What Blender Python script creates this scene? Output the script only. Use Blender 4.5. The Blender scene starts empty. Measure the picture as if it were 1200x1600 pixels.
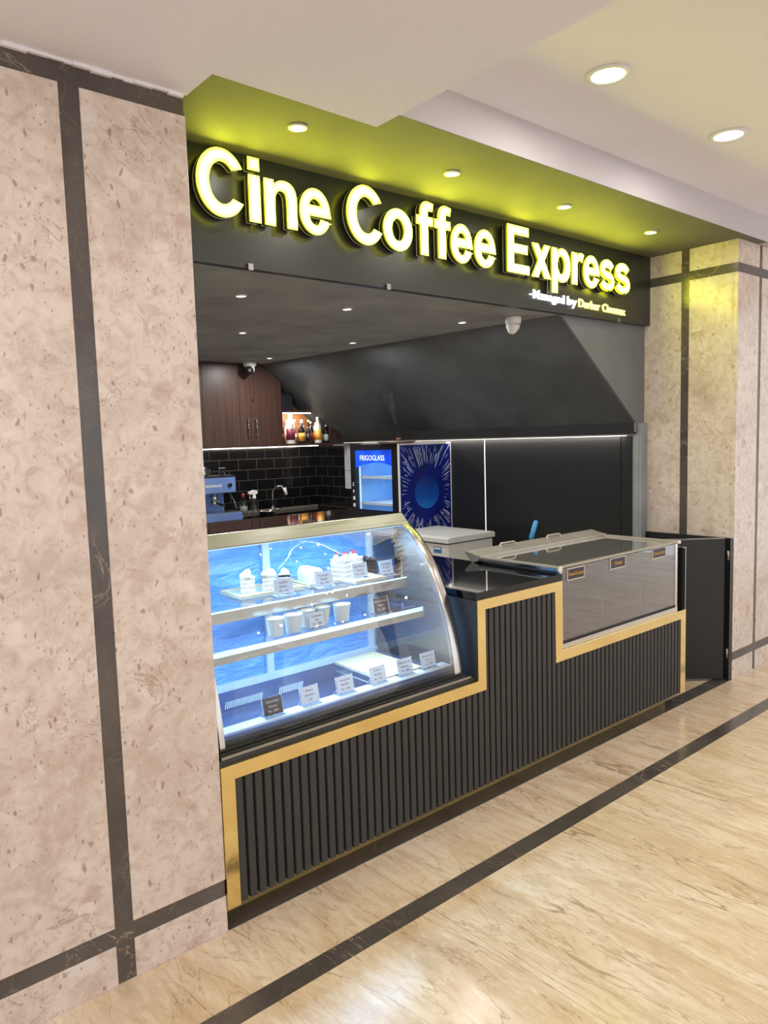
import bpy, bmesh, math, random
from mathutils import Vector, Matrix
random.seed(7)
S = bpy.context.scene
COL = S.collection

# ---------------------------------------------------------------- camera
F_PX, PITCH, ROLL, YAW = 1164.735, 0.0971889, 0.0293222, 0.7034165
def make_camera():
    cd = bpy.data.cameras.new('camera'); co = bpy.data.objects.new('camera', cd); COL.objects.link(co)
    cd.sensor_fit = 'HORIZONTAL'; cd.sensor_width = 36.0; cd.lens = 36.0*F_PX/1200.0
    cd.clip_start = 0.05; cd.clip_end = 100
    c, s = math.cos(YAW), math.sin(YAW)
    fwd = Vector((s*math.cos(PITCH), c*math.cos(PITCH), -math.sin(PITCH)))
    right = Vector((c, -s, 0)); down = fwd.cross(right)
    r2 = math.cos(ROLL)*right + math.sin(ROLL)*down
    d2 = -math.sin(ROLL)*right + math.cos(ROLL)*down
    m = Matrix(((r2.x, -d2.x, -fwd.x, 0.0), (r2.y, -d2.y, -fwd.y, -2.126), (r2.z, -d2.z, -fwd.z, 1.6), (0, 0, 0, 1)))
    co.matrix_world = m
    S.camera = co
make_camera()

# ---------------------------------------------------------------- world, exposure
W = bpy.data.worlds.new('hall'); S.world = W; W.use_nodes = True
W.node_tree.nodes['Background'].inputs[0].default_value = (0.94, 0.955, 1.0, 1)
W.node_tree.nodes['Background'].inputs[1].default_value = 1.75
S.view_settings.view_transform = 'Standard'; S.view_settings.look = 'None'
S.view_settings.gamma = 1.0; S.view_settings.use_curve_mapping = False
S.view_settings.exposure = -0.22
HALL_POWER, SOFFIT_POWER, INNER_POWER = 6.5, 1.0, 9.0
LETTER_CORE, LETTER_RIM = 28.0, 6.0
LED_CASE = 9.0

# ---------------------------------------------------------------- materials
def lin(c):
    return tuple(((v/255)/12.92 if v/255 <= 0.04045 else ((v/255+0.055)/1.055)**2.4) for v in c) + (1.0,)
class NT:
    def __init__(s, name):
        s.m = bpy.data.materials.new(name); s.m.use_nodes = True; s.t = s.m.node_tree
        s.b = s.t.nodes['Principled BSDF']; s.out = s.t.nodes['Material Output']
    def n(s, typ, **kw):
        nd = s.t.nodes.new(typ)
        for k, v in kw.items():
            if k.startswith('i_'):
                key = k[2:]; key = int(key) if key.isdigit() else key.replace('_', ' ')
                nd.inputs[key].default_value = v
            else: setattr(nd, k, v)
        return nd
    def l(s, a, b): s.t.links.new(a, b)
    def coord(s, scale=(1,1,1), loc=(0,0,0), rot=(0,0,0), kind='Object'):
        tc = s.n('ShaderNodeTexCoord'); mp = s.n('ShaderNodeMapping')
        mp.inputs['Scale'].default_value = scale; mp.inputs['Location'].default_value = loc; mp.inputs['Rotation'].default_value = rot
        s.l(tc.outputs[kind], mp.inputs['Vector']); return mp.outputs[0]
    def ramp(s, fac, stops, interp='LINEAR'):
        r = s.n('ShaderNodeValToRGB'); r.color_ramp.interpolation = interp
        el = r.color_ramp.elements
        while len(el) < len(stops): el.new(0.5)
        for e, (p, c) in zip(el, stops): e.position = p; e.color = c if len(c) == 4 else tuple(c)+(1,)
        s.l(fac, r.inputs[0]); return r.outputs[0]
    def noise(s, vec, scale, detail=4, rough=0.55, dist=0.0):
        nd = s.n('ShaderNodeTexNoise'); nd.inputs['Scale'].default_value = scale; nd.inputs['Detail'].default_value = detail
        nd.inputs['Roughness'].default_value = rough; nd.inputs['Distortion'].default_value = dist
        s.l(vec, nd.inputs['Vector']); return nd.outputs['Fac']
    def mix(s, fac, a, b, blend='MIX'):
        nd = s.n('ShaderNodeMix', data_type='RGBA', blend_type=blend)
        for sock, v in ((nd.inputs[0], fac), (nd.inputs[6], a), (nd.inputs[7], b)):
            if hasattr(v, 'is_linked'): s.l(v, sock)
            else: sock.default_value = v
        return nd.outputs[2]
    def vein(s, vec, scale, width, detail=5, dist=1.0, rough=0.6):
        f = s.noise(vec, scale, detail, rough, dist)
        return s.ramp(f, [(0.5-width*2.2, (0,0,0)), (0.5-width*0.25, (1,1,1)), (0.5+width*0.25, (1,1,1)), (0.5+width*2.2, (0,0,0))])
    def bump(s, h, strength=0.2, dist=0.01):
        b = s.n('ShaderNodeBump'); b.inputs['Strength'].default_value = strength; b.inputs['Distance'].default_value = dist
        s.l(h, b.inputs['Height']); s.l(b.outputs[0], s.b.inputs['Normal'])
    def base(s, c, rough=0.5, metal=0.0, spec=0.5):
        if hasattr(c, 'is_linked'): s.l(c, s.b.inputs['Base Color'])
        else: s.b.inputs['Base Color'].default_value = c if len(c) == 4 else tuple(c)+(1,)
        if hasattr(rough, 'is_linked'): s.l(rough, s.b.inputs['Roughness'])
        else: s.b.inputs['Roughness'].default_value = rough
        s.b.inputs['Metallic'].default_value = metal; s.b.inputs['Specular IOR Level'].default_value = spec
        return s.m

def plain(name, c, rough=0.5, metal=0.0, spec=0.5, var=0.06, scale=8.0, bump=0.0):
    t = NT(name); v = t.coord()
    f = t.noise(v, scale, 3)
    a = tuple(x*(1-var) for x in c[:3])+(1,); b = tuple(min(1, x*(1+var)) for x in c[:3])+(1,)
    col = t.ramp(f, [(0.3, a), (0.7, b)])
    if bump: t.bump(t.noise(v, scale*12, 3), bump, 0.003)
    return t.base(col, rough, metal, spec)
def emit(name, c, k):
    t = NT(name); t.base((0.8,0.8,0.8), 0.5)
    t.b.inputs['Emission Color'].default_value = tuple(c[:3])+(1,); t.b.inputs['Emission Strength'].default_value = k
    return t.m
def glass(name, tint=(0.93,0.96,0.96), ior=1.5, rough=0.0, boost=1.0):
    t = NT(name); t.t.nodes.remove(t.b)
    tr = t.n('ShaderNodeBsdfTransparent'); tr.inputs[0].default_value = tint+(1,)
    gl = t.n('ShaderNodeBsdfGlossy'); gl.inputs['Roughness'].default_value = rough; gl.inputs[0].default_value = (1,1,1,1)
    fr = t.n('ShaderNodeFresnel'); ge = t.n('ShaderNodeNewGeometry')
    # the Fresnel node inverts the index on back faces; feed it the reciprocal there so a thin pane reflects alike on both faces
    mr = t.n('ShaderNodeMapRange'); mr.inputs['To Min'].default_value = ior; mr.inputs['To Max'].default_value = 1.0/ior
    t.l(ge.outputs['Backfacing'], mr.inputs['Value']); t.l(mr.outputs[0], fr.inputs[0])
    mu = t.n('ShaderNodeMath', operation='MULTIPLY', use_clamp=True); mu.inputs[1].default_value = boost
    t.l(fr.outputs[0], mu.inputs[0])
    mx = t.n('ShaderNodeMixShader'); t.l(mu.outputs[0], mx.inputs[0]); t.l(tr.outputs[0], mx.inputs[1]); t.l(gl.outputs[0], mx.inputs[2])
    t.l(mx.outputs[0], t.out.inputs[0]); return t.m

def mk_pillar_marble():
    t = NT('beige_marble'); v = t.coord()
    def warped(vec, scale, amt):
        nn = t.n('ShaderNodeTexNoise'); nn.inputs['Scale'].default_value = scale; nn.inputs['Detail'].default_value = 3; t.l(vec, nn.inputs['Vector'])
        sc = t.n('ShaderNodeVectorMath', operation='SCALE'); sc.inputs['Scale'].default_value = amt; t.l(nn.outputs['Color'], sc.inputs[0])
        ad = t.n('ShaderNodeVectorMath', operation='ADD'); t.l(vec, ad.inputs[0]); t.l(sc.outputs[0], ad.inputs[1]); return ad.outputs[0]
    def MUL(a, b): return t.mix(1.0, a, b, 'MULTIPLY')
    big = t.noise(v, 2.6, 5, 0.6, 0.6)
    c = t.ramp(big, [(0.30, lin((196,178,166))), (0.46, lin((214,199,187))), (0.6, lin((220,207,196))), (0.76, lin((206,189,174)))])
    med = t.noise(v, 22, 6, 0.65, 0.8)
    c = t.mix(t.ramp(med, [(0.34, (0.75,)*3), (0.52, (0,0,0))]), c, lin((190,170,154)))
    c = t.mix(t.ramp(med, [(0.56, (0,0,0)), (0.70, (0.6,)*3)]), c, lin((230,220,210)))
    # rounded pebbly patches, some paler and some browner than the ground
    w1 = warped(v, 6, 0.22)
    vo = t.n('ShaderNodeTexVoronoi', feature='F1'); vo.inputs['Scale'].default_value = 8.0; t.l(w1, vo.inputs['Vector'])
    dot = t.ramp(vo.outputs['Distance'], [(0.20, (1,1,1)), (0.34, (0,0,0))])
    sr = t.n('ShaderNodeSeparateColor'); t.l(vo.outputs['Color'], sr.inputs[0])
    c = t.mix(MUL(dot, t.ramp(sr.outputs[0], [(0.62, (0,0,0)), (0.70, (0.5,)*3)])), c, lin((232,222,214)))
    c = t.mix(MUL(dot, t.ramp(sr.outputs[1], [(0.78, (0,0,0)), (0.84, (0.5,)*3)])), c, lin((184,154,138)))
    # brown flecks in two sizes, elongated and leaning
    for sc_, rad, thr, col, rt in (((34,34,17), 0.20, 0.62, (138,104,90), (0.3,0.55,0.2)), ((17,17,10), 0.15, 0.66, (150,120,104), (0.1,-0.6,0.3)), ((70,70,40), 0.22, 0.60, (150,122,108), (0.2,0.4,0))):
        v2 = warped(t.coord(sc_, rot=rt), 0.9, 1.0)
        vf = t.n('ShaderNodeTexVoronoi', feature='F1'); vf.inputs['Scale'].default_value = 1.0; t.l(v2, vf.inputs['Vector'])
        fl = t.ramp(vf.outputs['Distance'], [(rad*0.6, (1,1,1)), (rad, (0,0,0))])
        s3 = t.n('ShaderNodeSeparateColor'); t.l(vf.outputs['Color'], s3.inputs[0])
        c = t.mix(MUL(fl, t.ramp(s3.outputs[2], [(thr, (0,0,0)), (thr+0.05, (0.62,)*3)])), c, lin(col))
    vn = t.vein(v, 5.0, 0.004, 6, 0.9, 0.6); sel = t.ramp(t.noise(v, 3.0, 2), [(0.46, (0,0,0)), (0.6, (0.7,)*3)])
    c = t.mix(MUL(vn, sel), c, lin((160,126,108)))
    return t.base(c, 0.22, 0, 0.45)
def mk_dark_marble():
    t = NT('dark_marble'); v = t.coord()
    c = t.ramp(t.noise(v, 3, 6, 0.6), [(0.3, lin((72,66,62))), (0.7, lin((96,89,85)))])
    vn = t.vein(v, 3.2, 0.004, 7, 1.8, 0.62); sel = t.ramp(t.noise(v, 2.1, 2), [(0.52, (0,0,0)), (0.66, (0.7,)*3)])
    c = t.mix(t.mix(1.0, vn, sel, 'MULTIPLY'), c, lin((190,172,150)))
    vn2 = t.vein(v, 8, 0.004, 6, 1.2, 0.6)
    c = t.mix(t.mix(1.0, vn2, (0.14,0.14,0.14,1), 'MULTIPLY'), c, lin((170,155,135)))
    return t.base(c, 0.2, 0, 0.5)
def mk_floor_marble():
    t = NT('floor_marble')
    tc = t.n('ShaderNodeTexCoord')
    # each slab of floor marble samples its own patch of stone
    mp = t.n('ShaderNodeMapping'); mp.inputs['Scale'].default_value = (1/1.2, 1/1.2, 1); mp.inputs['Location'].default_value = (-0.375, 0.315, 0)
    t.l(tc.outputs['Object'], mp.inputs[0])
    fl = t.n('ShaderNodeVectorMath', operation='FLOOR'); t.l(mp.outputs[0], fl.inputs[0])
    wn = t.n('ShaderNodeTexWhiteNoise', noise_dimensions='3D'); t.l(fl.outputs[0], wn.inputs['Vector'])
    sc = t.n('ShaderNodeVectorMath', operation='SCALE'); sc.inputs['Scale'].default_value = 1.2; t.l(wn.outputs['Color'], sc.inputs[0])
    ad = t.n('ShaderNodeVectorMath', operation='ADD'); t.l(tc.outputs['Object'], ad.inputs[0]); t.l(sc.outputs[0], ad.inputs[1])
    def mapped(scale, rot=(0,0,0)):
        m = t.n('ShaderNodeMapping'); m.inputs['Scale'].default_value = scale; m.inputs['Rotation'].default_value = rot
        t.l(ad.outputs[0], m.inputs[0]); return m.outputs[0]
    v = mapped((2.6, 0.55, 1), (0, 0, 0.12))
    f = t.noise(v, 1.6, 10, 0.62, 1.0)
    c = t.ramp(f, [(0.28, lin((194,166,134))), (0.40, lin((218,194,162))), (0.5, lin((228,208,180))), (0.62, lin((236,220,196))), (0.76, lin((218,194,162)))])
    v3 = mapped((15, 1.6, 1), (0, 0, 0.10))
    st = t.noise(v3, 1.2, 9, 0.68, 0.7)
    c = t.mix(t.ramp(st, [(0.3, (0.75,)*3), (0.5, (0,0,0))]), c, lin((202,176,144)))
    c = t.mix(t.ramp(st, [(0.56, (0,0,0)), (0.74, (0.7,)*3)]), c, lin((240,228,208)))
    vn = t.vein(mapped((3.4, 0.42, 1), (0, 0, 0.12)), 1.0, 0.0028, 7, 0.5, 0.5)
    sel = t.ramp(t.noise(mapped((1.5,1.5,1)), 1.7, 2), [(0.42, (0,0,0)), (0.6, (0.75,)*3)])
    c = t.mix(t.mix(1.0, vn, sel, 'MULTIPLY'), c, lin((128,96,62)))
    vb = t.vein(mapped((4.5, 0.9, 1), (0,0,0.2)), 1.6, 0.003, 6, 0.5, 0.5)
    c = t.mix(t.mix(1.0, vb, (0.5,0.5,0.5,1), 'MULTIPLY'), c, lin((140,104,66)))
    gr_ = t.noise(mapped((26,9,1), (0,0,0.15)), 1.3, 8, 0.72, 0.8)
    c = t.mix(t.ramp(gr_, [(0.36, (0.6,)*3), (0.48, (0,0,0))]), c, lin((200,172,138)))
    c = t.mix(t.ramp(gr_, [(0.54, (0,0,0)), (0.66, (0.55,)*3)]), c, lin((242,230,208)))
    sp = t.noise(mapped((60,30,1)), 1.0, 4, 0.7)
    c = t.mix(t.ramp(sp, [(0.62, (0,0,0)), (0.7, (0.45,)*3)]), c, lin((232,216,188)))
    # joints
    fr = t.n('ShaderNodeVectorMath', operation='FRACTION'); t.l(mp.outputs[0], fr.inputs[0])
    sx = t.n('ShaderNodeSeparateXYZ'); t.l(fr.outputs[0], sx.inputs[0])
    for o in (sx.outputs[0],):
        a = t.n('ShaderNodeMath', operation='LESS_THAN'); a.inputs[1].default_value = 0.0012; t.l(o, a.inputs[0])
        c = t.mix(a.outputs[0], c, lin((132,104,76)))
    return t.base(c, 0.2, 0, 0.36)
def mk_gold():
    t = NT('polished_gold'); v = t.coord((2, 30, 30))
    f = t.noise(t.coord(), 3, 3); 
    c = t.ramp(f, [(0.3, lin((226,198,132))), (0.7, lin((240,218,156)))])
    t.bump(t.noise(t.coord(), 9, 3), 0.12, 0.01)
    return t.base(c, 0.14, 1.0)
def mk_steel(name='stainless_steel', c=(0.62,0.60,0.57), r=0.22, sc=(1,1,200)):
    t = NT(name); f = t.noise(t.coord(sc), 1.5, 3)
    rr = t.ramp(f, [(0.2, (r*0.75,)*3), (0.8, (r*1.25,)*3)])
    t.b.inputs['Anisotropic'].default_value = 0.3
    return t.base(c, rr, 1.0)
def mk_wood():
    t = NT('walnut_laminate'); f = t.noise(t.coord((60, 60, 1.2)), 1.2, 6, 0.6, 0.3)
    c = t.ramp(f, [(0.25, lin((52,37,33))), (0.5, lin((70,50,44))), (0.75, lin((86,62,54)))])
    return t.base(c, 0.38, 0, 0.4)
def mk_tile():
    t = NT('black_subway_tile')
    tc = t.n('ShaderNodeTexCoord'); sx = t.n('ShaderNodeSeparateXYZ'); t.l(tc.outputs['Object'], sx.inputs[0])
    ad = t.n('ShaderNodeMath', operation='SUBTRACT'); t.l(sx.outputs[0], ad.inputs[0]); t.l(sx.outputs[1], ad.inputs[1])
    cb = t.n('ShaderNodeCombineXYZ'); t.l(ad.outputs[0], cb.inputs[0]); t.l(sx.outputs[2], cb.inputs[1])
    mp = t.n('ShaderNodeMapping'); mp.inputs['Location'].default_value = (0.0, -0.922, 0); t.l(cb.outputs[0], mp.inputs[0])
    br = t.n('ShaderNodeTexBrick'); br.inputs['Scale'].default_value = 1.0; br.inputs['Brick Width'].default_value = 0.205
    br.inputs['Row Height'].default_value = 0.104; br.inputs['Mortar Size'].default_value = 0.0018; br.inputs['Mortar Smooth'].default_value = 0.0
    br.inputs['Color1'].default_value = lin((22,22,24)); br.inputs['Color2'].default_value = lin((28,28,30)); br.inputs['Mortar'].default_value = lin((104,99,92))
    t.l(mp.outputs[0], br.inputs['Vector'])
    b = t.n('ShaderNodeMath', operation='SUBTRACT'); b.inputs[0].default_value = 1.0; t.l(br.outputs['Fac'], b.inputs[1])
    t.bump(b.outputs[0], 0.4, 0.004)
    return t.base(br.outputs['Color'], 0.14, 0, 0.5)
def mk_film():
    t = NT('blue_plastic_film'); v = t.coord((1.6, 1, 5), rot=(0, 0.5, 0))
    f = t.noise(v, 2.0, 3, 0.5, 1.6)
    c = t.ramp(f, [(0.3, lin((92,146,214))), (0.5, lin((110,164,226))), (0.72, lin((146,192,238)))])
    t.bump(t.noise(v, 3.2, 4, 0.5, 2.2), 0.6, 0.04)
    return t.base(c, 0.42, 0, 0.5)
def mk_board():
    t = NT('light_wood_board'); f = t.noise(t.coord((3, 22, 3)), 2, 5, 0.6, 0.8)
    return t.base(t.ramp(f, [(0.3, lin((206,172,120))), (0.7, lin((238,214,170)))]), 0.4)
def mk_splash():
    t = NT('blue_sticker'); f = t.noise(t.coord(), 5, 2)
    return t.base(t.ramp(f, [(0.3, lin((10,22,92))), (0.7, lin((16,32,120)))]), 0.25)
def mk_disc():
    t = NT('blue_disc_print'); tc = t.n('ShaderNodeTexCoord'); sx = t.n('ShaderNodeSeparateXYZ'); t.l(tc.outputs['Generated'], sx.inputs[0])
    return t.base(t.ramp(sx.outputs[2], [(0.0, lin((30,110,196))), (0.35, lin((14,72,158))), (1.0, lin((14,36,112)))]), 0.25)
def mk_header():
    t = NT('cooler_blue_print'); f = t.noise(t.coord((1,3,1)), 3, 2)
    c = t.ramp(f, [(0.3, lin((18,66,214))), (0.7, lin((34,104,240)))])
    t.b.inputs['Emission Strength'].default_value = 0.55; t.l(c, t.b.inputs['Emission Color'])
    return t.base(c, 0.3)

M = {}
M['marble'] = mk_pillar_marble(); M['dark'] = mk_dark_marble(); M['floor'] = mk_floor_marble()
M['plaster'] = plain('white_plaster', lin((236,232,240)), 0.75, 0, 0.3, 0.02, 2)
M['beam_dimmed'] = plain('white_beam_dimmed', lin((198,192,196)), 0.75, 0, 0.3, 0.02, 2)  # white beam toned down to grey; weaker light is put into its colour
M['black_paint'] = plain('charcoal_paint', lin((144,148,150)), 0.62, 0, 0.35, 0.22, 3.0)
M['slope_paint'] = plain('black_slope_paint', lin((80,84,87)), 0.5, 0, 0.4, 0.3, 2.2)
M['soffit'] = plain('dark_soffit_paint', lin((102,102,92)), 0.7, 0, 0.3, 0.12, 3.0)
M['board_paint'] = plain('glossy_black_panel', lin((44,46,42)), 0.3, 0, 0.5, 0.04, 3)
M['grey_wall'] = plain('grey_wall_paint', lin((112,114,118)), 0.5, 0, 0.4, 0.08, 5)
M['black_lam'] = plain('black_laminate', lin((30,31,32)), 0.42, 0, 0.45, 0.05, 4)
M['charcoal'] = plain('charcoal_slats', lin((58,57,56)), 0.5, 0, 0.4, 0.05, 6)
M['navy_lam'] = plain('dark_slate_laminate', lin((50,53,60)), 0.45, 0, 0.4, 0.05, 6)
M['granite'] = plain('polished_black_granite', lin((16,16,17)), 0.04, 0, 0.45, 0.3, 60)
M['pale_frame'] = plain('pale_enamel_frame', lin((206,212,220)), 0.35)
M['tub'] = plain('blue_grey_liner', lin((112,124,160)), 0.35, 0.5)
M['gold'] = mk_gold(); M['steel'] = mk_steel(); M['steel_dark'] = mk_steel('worn_steel', (0.34,0.33,0.32), 0.32)
M['kick'] = plain('dull_gold_kick', lin((186,160,100)), 0.42, 0.55, 0.5, 0.15, 5)
M['wood'] = mk_wood(); M['tile'] = mk_tile(); M['film'] = mk_film(); M['boardwood'] = mk_board()
M['splash'] = mk_splash(); M['disc'] = mk_disc(); M['header'] = mk_header()
M['ray'] = plain('pale_blue_print', lin((184,196,230)), 0.3)
M['white_plastic'] = plain('white_plastic', lin((226,226,222)), 0.35, 0, 0.5, 0.02)
M['freezer'] = plain('freezer_enamel', lin((206,208,204)), 0.3, 0, 0.5, 0.02)
M['black_plastic'] = plain('black_plastic', lin((22,22,24)), 0.35)
M['rubber'] = plain('black_rubber', lin((16,16,18)), 0.6)
M['lens'] = plain('dark_lens', lin((40,40,42)), 0.08)
M['letter_side'] = plain('letter_return', lin((34,36,34)), 0.3)
M['letter_rim'] = emit('letter_rim_light', (1.0, 0.95, 0.0), LETTER_RIM)
M['letter_core'] = emit('letter_core_light', (0.97, 1.0, 0.05), LETTER_CORE)
M['letter_glow'] = emit('letter_glow_light', (0.97, 1.0, 0.008), LETTER_CORE)
M['letter_edge'] = plain('letter_back_acrylic', lin((176,178,168)), 0.3)
M['small_white'] = emit('small_white_letters', (0.82, 0.84, 1.0), 1.7)
M['small_yellow'] = emit('small_yellow_letters', (1.0, 0.86, 0.12), 1.5)
M['lamp_warm'] = emit('warm_diffuser', (1.0, 0.93, 0.84), 9.0)
M['lamp_cool'] = emit('cool_diffuser', (1.0, 0.97, 0.92), 9.0)
M['led'] = emit('led_warm_white', (1.0, 0.90, 0.76), 7.0)
M['led_dim'] = emit('led_dim', (1.0, 0.9, 0.78), 1.2)
M['led_blue'] = emit('case_led', (0.36, 0.82, 1.0), 1.7)
M['led_case_white'] = emit('cooler_led', (0.42, 0.66, 1.0), 1.1)
M['glass'] = glass('clear_glass', (0.95,0.97,0.98), 1.5, 0, 1.3)
M['glass_case'] = glass('curved_glass', (0.95,0.98,1.0), 1.5, 0, 0.85)
M['glass_grey'] = glass('smoked_glass', (0.72,0.71,0.69), 1.55, 0.02, 2.2)
M['steel_soft'] = mk_steel('brushed_header_steel', (0.42,0.41,0.40), 0.32)
M['steel_rail'] = plain('satin_rail_steel', lin((186,180,168)), 0.4, 0.55)
def mk_hazy_glass():
    m = glass('hazy_top_glass', (0.45,0.45,0.43), 1.55, 0.08, 2.2); nt = m.node_tree
    mx = [n for n in nt.nodes if n.type == 'MIX_SHADER'][0]; out = [n for n in nt.nodes if n.type == 'OUTPUT_MATERIAL'][0]
    df = nt.nodes.new('ShaderNodeBsdfDiffuse'); df.inputs[0].default_value = lin((150,148,140))
    m2 = nt.nodes.new('ShaderNodeMixShader'); m2.inputs[0].default_value = 0.16
    nt.links.new(mx.outputs[0], m2.inputs[1]); nt.links.new(df.outputs[0], m2.inputs[2]); nt.links.new(m2.outputs[0], out.inputs[0])
    return m
M['glass_top'] = mk_hazy_glass()
M['acrylic'] = glass('acrylic', (0.88,0.93,0.97), 1.5, 0.05, 3.0)
M['acrylic_edge'] = plain('acrylic_edge', lin((214,220,222)), 0.3)
M['paper'] = plain('white_paper', lin((214,216,226)), 0.6)
M['brown_card'] = plain('brown_card', lin((74,50,46)), 0.5)
M['ink'] = plain('grey_ink', lin((120,112,140)), 0.6)
M['ink_white'] = plain('cream_ink', lin((220,208,200)), 0.6)
M['ink_gold'] = plain('gold_ink', lin((214,160,56)), 0.5)
M['tag_black'] = plain('tag_black', lin((38,30,28)), 0.35)
M['cream'] = plain('whipped_cream', lin((240,240,236)), 0.5, 0, 0.4, 0.02)
M['sponge'] = plain('vanilla_sponge', lin((196,170,150)), 0.8, 0, 0.2, 0.15, 60)
M['choc'] = plain('chocolate_sponge', lin((60,36,28)), 0.6, 0, 0.3, 0.2, 60)
M['red'] = plain('cherry_red', lin((170,40,50)), 0.3)
M['blue_machine'] = plain('blue_enamel', lin((128,156,214)), 0.2, 0.35)
M['chrome'] = plain('chrome', (0.75,0.75,0.76), 0.1, 1.0)
M['clear_bottle'] = glass('bottle_plastic', (0.86,0.90,0.90), 1.45, 0.05, 2.0)
M['brush_blue'] = plain('blue_handle', lin((60,150,206)), 0.4)
M['brass_dark'] = plain('brown_brass', lin((128,92,64)), 0.5)

# ---------------------------------------------------------------- mesh builder
class MB:
    def __init__(s): s.v = []; s.f = []; s.mi = []; s.sm = []
    def add(s, vs, fs, mi=0, smooth=False):
        k = len(s.v); s.v += [tuple(p) for p in vs]
        for f in fs: s.f.append([k+i for i in f]); s.mi.append(mi); s.sm.append(smooth)
        return s
    def box(s, x0, x1, y0, y1, z0, z1, mi=0):
        vs = [(x,y,z) for z in (z0,z1) for y in (y0,y1) for x in (x0,x1)]
        return s.add(vs, [(0,2,3,1),(4,5,7,6),(0,1,5,4),(2,6,7,3),(0,4,6,2),(1,3,7,5)], mi)
    def hexa(s, vs, mi=0):   # 8 corners, same order as box
        return s.add(vs, [(0,2,3,1),(4,5,7,6),(0,1,5,4),(2,6,7,3),(0,4,6,2),(1,3,7,5)], mi)
    def prism(s, poly, a, b, axis=1, mi=0, smooth=False):   # poly of 2-tuples extruded along axis
        n = len(poly)
        def P(p, t): return (t,p[0],p[1]) if axis == 0 else ((p[0],t,p[1]) if axis == 1 else (p[0],p[1],t))
        vs = [P(p,a) for p in poly] + [P(p,b) for p in poly]
        s.add(vs, [tuple(range(n))[::-1], tuple(range(n, 2*n))], mi)
        k = len(s.v)-2*n
        for i in range(n):
            j = (i+1) % n; s.f.append([k+i, k+j, k+n+j, k+n+i]); s.mi.append(mi); s.sm.append(smooth)
        return s
    def lathe(s, prof, c=(0,0,0), seg=24, mi=0, smooth=True, axis='z'):
        k = len(s.v); n = len(prof)
        for i in range(seg):
            a = 2*math.pi*i/seg
            for r, h in prof:
                p = (r*math.cos(a), r*math.sin(a), h)
                if axis == 'y': p = (p[0], p[2], p[1])
                if axis == 'x': p = (p[2], p[0], p[1])
                s.v.append((c[0]+p[0], c[1]+p[1], c[2]+p[2]))
        for i in range(seg):
            j = (i+1) % seg
            for q in range(n-1):
                s.f.append([k+i*n+q, k+j*n+q, k+j*n+q+1, k+i*n+q+1]); s.mi.append(mi); s.sm.append(smooth)
        for q in (0, n-1):
            if prof[q][0] > 1e-6: s.f.append([k+i*n+q for i in range(seg)]); s.mi.append(mi); s.sm.append(False)
        return s
    def tube(s, pts, r, seg=8, mi=0):
        k = len(s.v); pts = [Vector(p) for p in pts]; n = len(pts)
        rr = r if isinstance(r, (list, tuple)) else [r]*n
        up = Vector((0,0,1))
        for i, p in enumerate(pts):
            d = (pts[min(i+1,n-1)]-pts[max(i-1,0)]).normalized()
            if abs(d.dot(up)) > 0.95: up = Vector((1,0,0)) if abs(d.x) < 0.9 else Vector((0,1,0))
            a = d.cross(up).normalized(); b = d.cross(a).normalized(); up = a.cross(d) if False else up
            for q in range(seg):
                t = 2*math.pi*q/seg; s.v.append(tuple(p + a*math.cos(t)*rr[i] + b*math.sin(t)*rr[i]))
        for i in range(n-1):
            for q in range(seg):
                w = (q+1) % seg
                s.f.append([k+i*seg+q, k+i*seg+w, k+(i+1)*seg+w, k+(i+1)*seg+q]); s.mi.append(mi); s.sm.append(True)
        for i in (0, n-1): s.f.append([k+i*seg+q for q in range(seg)]); s.mi.append(mi); s.sm.append(False)
        return s
    def build(s, name, mats, parent=None, bevel=0.0, label=None):
        if not isinstance(mats, (list, tuple)): mats = [mats]
        me = bpy.data.meshes.new(name); me.from_pydata(s.v, [], s.f)
        for m in mats: me.materials.append(m)
        for p, mi, sm in zip(me.polygons, s.mi, s.sm): p.material_index = mi; p.use_smooth = sm
        bm = bmesh.new(); bm.from_mesh(me); bmesh.ops.recalc_face_normals(bm, faces=bm.faces); bm.to_mesh(me); bm.free()
        me.update()
        o = bpy.data.objects.new(name, me); COL.objects.link(o)
        if parent is not None:
            o.parent = parent
            root = parent
            loc = Vector((0,0,0))
            if '_w' in parent:  # parts are written in world numbers; keep them there
                o.location = -Vector(parent['_w'])
        if bevel:
            b = o.modifiers.new('bevel', 'BEVEL'); b.width = bevel; b.segments = 2; b.limit_method = 'ANGLE'
        if label: o['label'] = label
        return o
def tag(o, label, cat, group=None, kind=None):
    o['label'] = label; o['category'] = cat
    if group: o['group'] = group
    if kind: o['kind'] = kind
    return o
def thing(name, label, cat, loc=(0,0,0), group=None, local=False):
    o = bpy.data.objects.new(name, None); COL.objects.link(o); o.location = loc
    o.empty_display_size = 0.05
    if not local: o['_w'] = tuple(loc)
    return tag(o, label, cat, group)
def struct(name, mb, mats, bevel=0.0, label=None):
    o = mb.build(name, mats, None, bevel); o['kind'] = 'structure'
    if label: o['label'] = label; o['category'] = 'room'
    return o
def dup(root, loc, rot=None, label=None, group=None):
    r = root.copy(); COL.objects.link(r); r.location = loc
    if rot is not None: r.rotation_euler = rot
    if label: r['label'] = label
    if group: r['group'] = group
    for ch in list(root.children):
        c = ch.copy(); COL.objects.link(c); c.parent = r
        for g in ch.children:
            d = g.copy(); COL.objects.link(d); d.parent = c
    return r
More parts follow.
